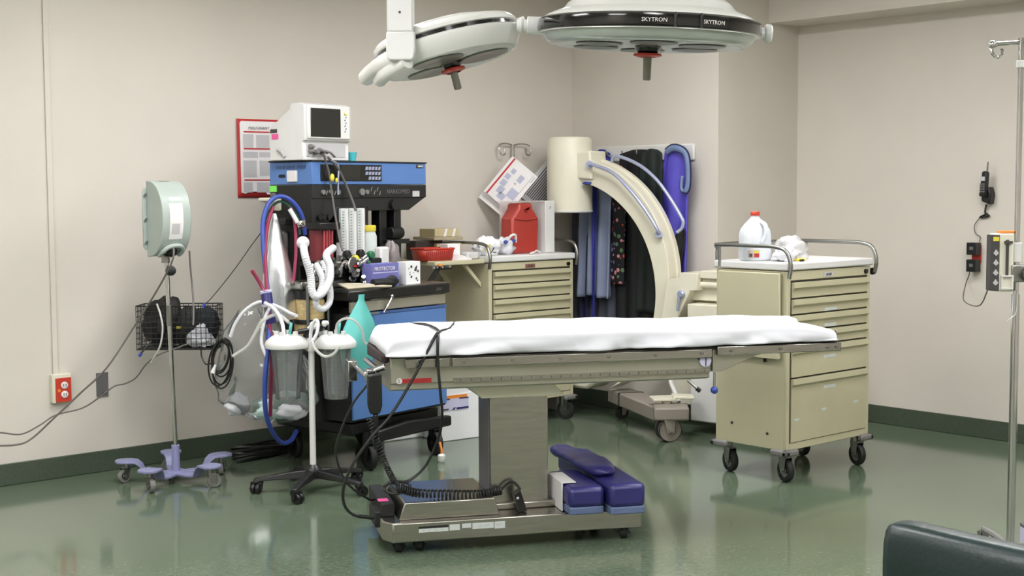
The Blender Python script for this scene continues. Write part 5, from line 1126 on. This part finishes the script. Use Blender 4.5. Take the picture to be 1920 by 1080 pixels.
q = MB(); q.cyl((0,0,.19),(0,0,.85),.035); obj('hanger', q, WHITE, LL)
SL = thing('surgical_light', 'smaller tilted white surgical light on the left of the large one', 'surgical light', (3.378,4.155,2.049), 0, rot=(R(-3),R(-14),R(-41.6)))
q = MB(); q.lathe([(.245,-.004),(.262,.0),(.278,.02),(.296,.055),(.298,.066),(.288,.074),(.26,.076)], (0,0,0), (0,0,1), 64, caps=False); obj('body', q, WHITE, SL)
q = MB(); q.lathe([(.28,.072),(.274,.075),(.274,.092),(.28,.095)], (0,0,0), (0,0,1), 64, caps=False); obj('dark_slot', q, GBLACK, SL)
q = MB(); q.lathe([(.27,.09),(.284,.094),(.286,.105),(.27,.122),(.22,.136),(.18,.14),(.17,.15),(.08,.156),(.02,.157)], (0,0,0), (0,0,1), 64); obj('dome', q, WHITE, SL)
q = MB(); q.lathe([(.247,-.004),(.23,-.001),(.01,.0)], (0,0,0), (0,0,1), 50, caps=False); obj('light_face', q, WPLAS, SL)
for a in (0,120,240):
    a = R(a+10); x, y = .13*math.cos(a), .13*math.sin(a)
    q = MB(); q.lathe([(.1,-.003),(.098,-.007),(.085,-.007),(.03,-.003),(.001,-.001)], (x,y,0), (0,0,1), 30, caps=False); obj('lens', q, LENS, SL)
q = MB(); q.lathe([(.042,.0),(.042,-.012),(.03,-.028),(.026,-.036)], (0,0,0), (0,0,1), 24); hm = obj('handle_mount', q, GBLACK, SL)
q = MB(); q.lathe([(.028,-.028),(.046,-.026),(.048,-.034),(.028,-.042)], (0,0,0), (0,0,1), 24, caps=False); obj('handle_ring', q, RED, hm)
q = MB(); q.lathe([(.015,-.036),(.015,-.045),(.0155,-.105),(.012,-.108)], (0,0,0), (0,0,1), 20); obj('handle', q, GRAYH, SL)
obj('pivot_pin', MB().cyl((.27,0,.075),(.32,0,.085),.026,.02), WHITE, SL)
q = MB(); q.tube([(-.15,-.27,.035),(-.24,-.2,.03),(-.3,-.1,.025),(-.335,-.03,.02)], .032,10); obj('yoke', q, WHITE, SL); obj('yoke_end', MB().tube([(-.15,-.29,.0),(-.24,-.2,-.01),(-.28,-.1,-.012)], .028,10), WHITE, SL)
# its drop arm from the ceiling
ap_ = Vector((3.068,4.069,2.029)); 
LA = thing('light_arm', 'white square drop arm from the ceiling to the smaller surgical light', 'lamp arm', tuple(ap_), -41.6)
q = MB(); q.prism([(-.05,.105),(-.052,.05),(-.05,.01),(-.04,0),(.042,0),(.052,.012),(.056,.04),(.054,.105)], 'y', -.04,.06); obj('collar', q, WPLAS, LA, bevel=.006)
q = MB(); q.box(-.048,.048,-.035,.055,.105,3.0-ap_.z); ar_ = obj('column', q, WPLAS, LA, bevel=.006)
q = MB()
for x, z in ((.0,.175),(-.035,.225),(.038,.225)): q.cyl((x,-.035,z),(x,-.0365,z),.005,seg=10)
obj('screws', q, PDARK, ar_, kind='stuff')
obj('pivot', MB().box(-.03,.05,.05,.14,.0,.06), WHITE, LA, bevel=.01)

# ---------------------------------------------------------------- right wall: phone, adapters; pump pole; chair
PH = thing('wall_phone', 'black cordless phone handset hanging in a charger on the right wall', 'phone', (7.75,4.30,1.45), -90)
mb = MB(); mb.prism([(-.03,.02),(.025,.0),(.035,.06),(.02,.11),(-.03,.09)], 'y', -.06,-.0); obj('cradle', mb, BLACK, PH, bevel=.008)
mb = MB(); mb.prism([(-.035,.05),(.012,.045),(.02,.2),(-.015,.205)], 'y', -.085,-.045); hs = obj('handset', mb, BLACK, PH, bevel=.01)
obj('display', MB().box(-.022,.008,-.087,-.084,.145,.17), PGRAY, hs); q = MB(); q.cyl((.008,-.06,.2),(.012,-.06,.26),.005); obj('antenna', q, DCHROME, hs)
q = MB()
for i in range(4):
    for j in range(3): q.box(-.026+.012*j,-.018+.012*j,-.0865,-.0848,.075+.015*i,.084+.015*i)
obj('keypad', q, GRAYW, hs, kind='stuff')
q = MB(); q.tube([(7.73,4.315,1.45),(7.735,4.325,1.40),(7.735,4.30,1.38),(7.735,4.36,1.37),(7.735,4.31,1.395)], .006); q.m = 1; q.tube([(7.735,4.36,1.37),(7.735,4.395,1.32),(7.735,4.385,1.27),(7.735,4.355,1.25),(7.735,4.36,1.22)], .003); solo('phone_lead', q, [BCABLE, CABLE], 'bunched phone lead running down to the power adapters on the right wall', 'cord')
WO = thing('wall_outlet', 'wall outlet with a red face between two black adapters', 'outlet', (7.75,4.385,1.09), -90)
obj('cover', MB().box(-.03,.035,-.008,0,-.0,.11), RED, WO, bevel=.002)
for z, n_ in ((1.14,'upper'),(1.035,'lower')):
    q = MB(); q.box(7.68,7.741,4.352,4.415,z,z+.075); q.m = 1; q.box(7.679,7.681,4.37,4.395,z+.03,z+.05); solo('power_adapter', q, [BLACK, GRAYP], n_+' black power adapter plugged into the red wall outlet', 'adapter', bevel=.005)
q = MB(); q.tube([(7.70,4.40,1.035),(7.71,4.415,1.0),(7.69,4.42,.96),(7.2,4.15,.90),(6.4,3.6,.95),(5.6,3.1,1.12),(5.13,2.80,1.16)], .0035); solo('pump_cord', q, CABLE, 'gray cord sagging from the lower adapter to the syringe pump', 'cord')
IV = thing('drip_stand', 'chrome drip stand at the right edge of the picture', 'stand', (5.181,2.755,0), -41.6)
q = MB(); q.cyl((0,0,.06),(0,0,1.12),.0165); q.cyl((0,0,1.1),(.0,0,2.12),.0115); obj('pole', q, CHROME, IV)
q = MB(); q.cyl((0,0,1.25),(0,0,1.33),.02); obj('collar', q, WPLAS, IV, bevel=.003); obj('collar', MB().cyl((0,0,2.03),(0,0,2.06),.018), WPLAS, IV, bevel=.003)
q = MB(); q.cyl((0,0,2.1),(0,0,2.15),.012); q.cyl((-.12,0,2.125),(.12,0,2.14),.009); q.tube([(-.115,0,2.125),(-.125,-.01,2.11),(-.12,-.015,2.085),(-.10,-.015,2.072),(-.08,-.01,2.085),(-.078,0,2.105)], .006); q.tube([(-.10,0,2.12),(-.11,.02,2.11),(-.10,.03,2.085)], .006); q.blob((-.115,0,2.125),(.016,.012,.016),0); obj('hook', q, CHROME, IV)
q = MB(); q.box(-.03,.03,-.03,.03,1.17,1.24); q.lathe([(.012,0),(.03,.012),(.03,.03),(.02,.04)], (.02,-.03,1.2), (.6,-.7,.1), 16); obj('pole_clamp', q, DCHROME, IV, bevel=.005)
for i in range(5):
    a = R(20+72*i); c = Vector((math.cos(a), math.sin(a), 0)); q = MB()
    q.tube([c*.02+Vector((0,0,.075)), c*.15+Vector((0,0,.085)), c*.29+Vector((0,0,.08))], .014, 8); obj('leg', q, GRAYW, IV)
    caster(IV, c.x*.28, c.y*.28, .032, .026, .08, a, DCHROME, RUBBER, GRAYW)
SP = thing('syringe_pump', 'cream syringe pump clamped upright on the chrome drip stand', 'pump', (5.14,2.80,1.132), -41.6)
mb = MB(); mb.box(-.035,.04,-.03,.04,.0,.235); obj('housing', mb, CREAM, SP, bevel=.005)
mb = MB(); mb.prism([(-.05,-.02),(-.032,-.034),(-.018,-.034),(-.018,.03),(-.05,.03)], 'z', .004,.23); cp = obj('control_panel', mb, PDARK, SP, bevel=.002)
obj('display', MB().box(-.044,-.022,-.036,-.03,.205,.222), YELLOW, cp)
for i in range(4): obj('button', MB().prism([(-.044,.036+.04*i),(-.033,.026+.04*i),(-.022,.036+.04*i),(-.033,.052+.04*i)], 'y', -.0365,-.033), PGRAY, cp)
q = MB(); q.cyl((.012,-.036,.06),(.012,-.036,.21),.006); q.box(-.0,.03,-.045,-.028,.195,.205); obj('plunger', q, PDARK, SP)
q = MB(); q.box(-.012,.038,-.042,-.03,.06,.068); q.box(-.012,.038,-.042,-.03,.01,.018); q.box(-.012,-.006,-.042,-.03,.018,.06); q.box(.03,.038,-.042,-.03,.018,.06); obj('syringe_cradle', q, WPLAS, SP, bevel=.001)
obj('orange_top', MB().box(-.01,.045,-.02,.03,.236,.246), ORANGE, SP, bevel=.002)
q = MB(); q.tube([(5.167,2.740,1.136), (5.167,2.741,1.082), (5.161,2.746,1.039), (5.137,2.767,1.013)], .0025); solo('clear_line', q, CLRT, 'short clear line dangling below the syringe pump', 'tube')
q = MB(); q.tube([(4.670,2.406,0.525), (4.669,2.407,0.585), (4.647,2.427,0.604), (4.629,2.443,0.595), (4.628,2.444,0.561), (4.641,2.432,0.541)], .012) if False else None
# vinyl chair back in the foreground
CHX, CHY = 2.19, 1.40
VC = thing('vinyl_chair', 'dark green vinyl chair in the near right foreground', 'chair', (2.42,1.165,0), 0)
mb = MB(); n_ = 22
def back(u, v):
    a = 2*PI*u; y = -.28+.56*v; e = (1-abs(2*v-1)**13)**(1/13)
    ca, sa = math.cos(a), math.sin(a); p_ = 4.5
    k_ = (abs(ca)**p_+abs(sa)**p_)**(-1/p_)
    z = .69+.232*sa*k_*(.25+.75*e) if v not in (0,1) else .69+.15*sa*k_
    return (-.18+.05*ca*k_*(.35+.65*e)+.10*(v-.5)**2-.06*(z-.7), y, z)
mb.surf(back, 40, 40, True); obj('backrest', mb, DGREENV, VC, smooth=80)
mb = MB(); mb.box(-.2,.28,-.25,.25,.40,.48); obj('seat', mb, DGREENV, VC, bevel=.03)
for y in (-.2,.2):
    q = MB(); q.tube([(-.15,y,.43),(-.19,y,.44),(-.2,y,.5),(-.2,y,.65)], .014); obj('back_upright', q, DCHROME, VC)
for x in (-.17,.24):
    for y in (-.22,.22):
        q = MB(); q.cyl((x,y,0),(x*.92,y*.95,.41),.014); obj('leg', q, DCHROME, VC)

# two things cut off by the right edge of the picture
t = thing('floor_unit', 'gray floor unit with a chrome top edge cut off by the right edge', 'equipment', (6.22,3.0,0), -41.6)
obj('body', MB().box(-.13,.2,-.1,.15,.24,.335), TAUPE, t, bevel=.012)
q = MB(); q.tube([(-.14,.1,.33),(-.15,-.1,.345),(-.08,-.13,.36),(.2,-.13,.365)], .014); obj('chrome_edge', q, CHROME, t)
obj('bumper', MB().box(-.155,-.128,-.1,.15,.24,.34), BLACK, t, bevel=.006)
for x, y in ((-.08,-.05),(.15,-.05),(-.08,.1),(.15,.1)): caster(t, x, y, .07, .04, .25, .5, BLACK, RUBBER, GRAYW)
t = thing('floor_box', 'light gray box with a dark lid on the floor beyond the chair', 'box', (5.48,2.70,0), -41.6)
obj('box_body', MB().box(-.125,.15,-.1,.1,0,.10), LAVL, t, bevel=.004); obj('lid', MB().box(-.127,.152,-.102,.102,.10,.118), GRAYP, t, bevel=.006)
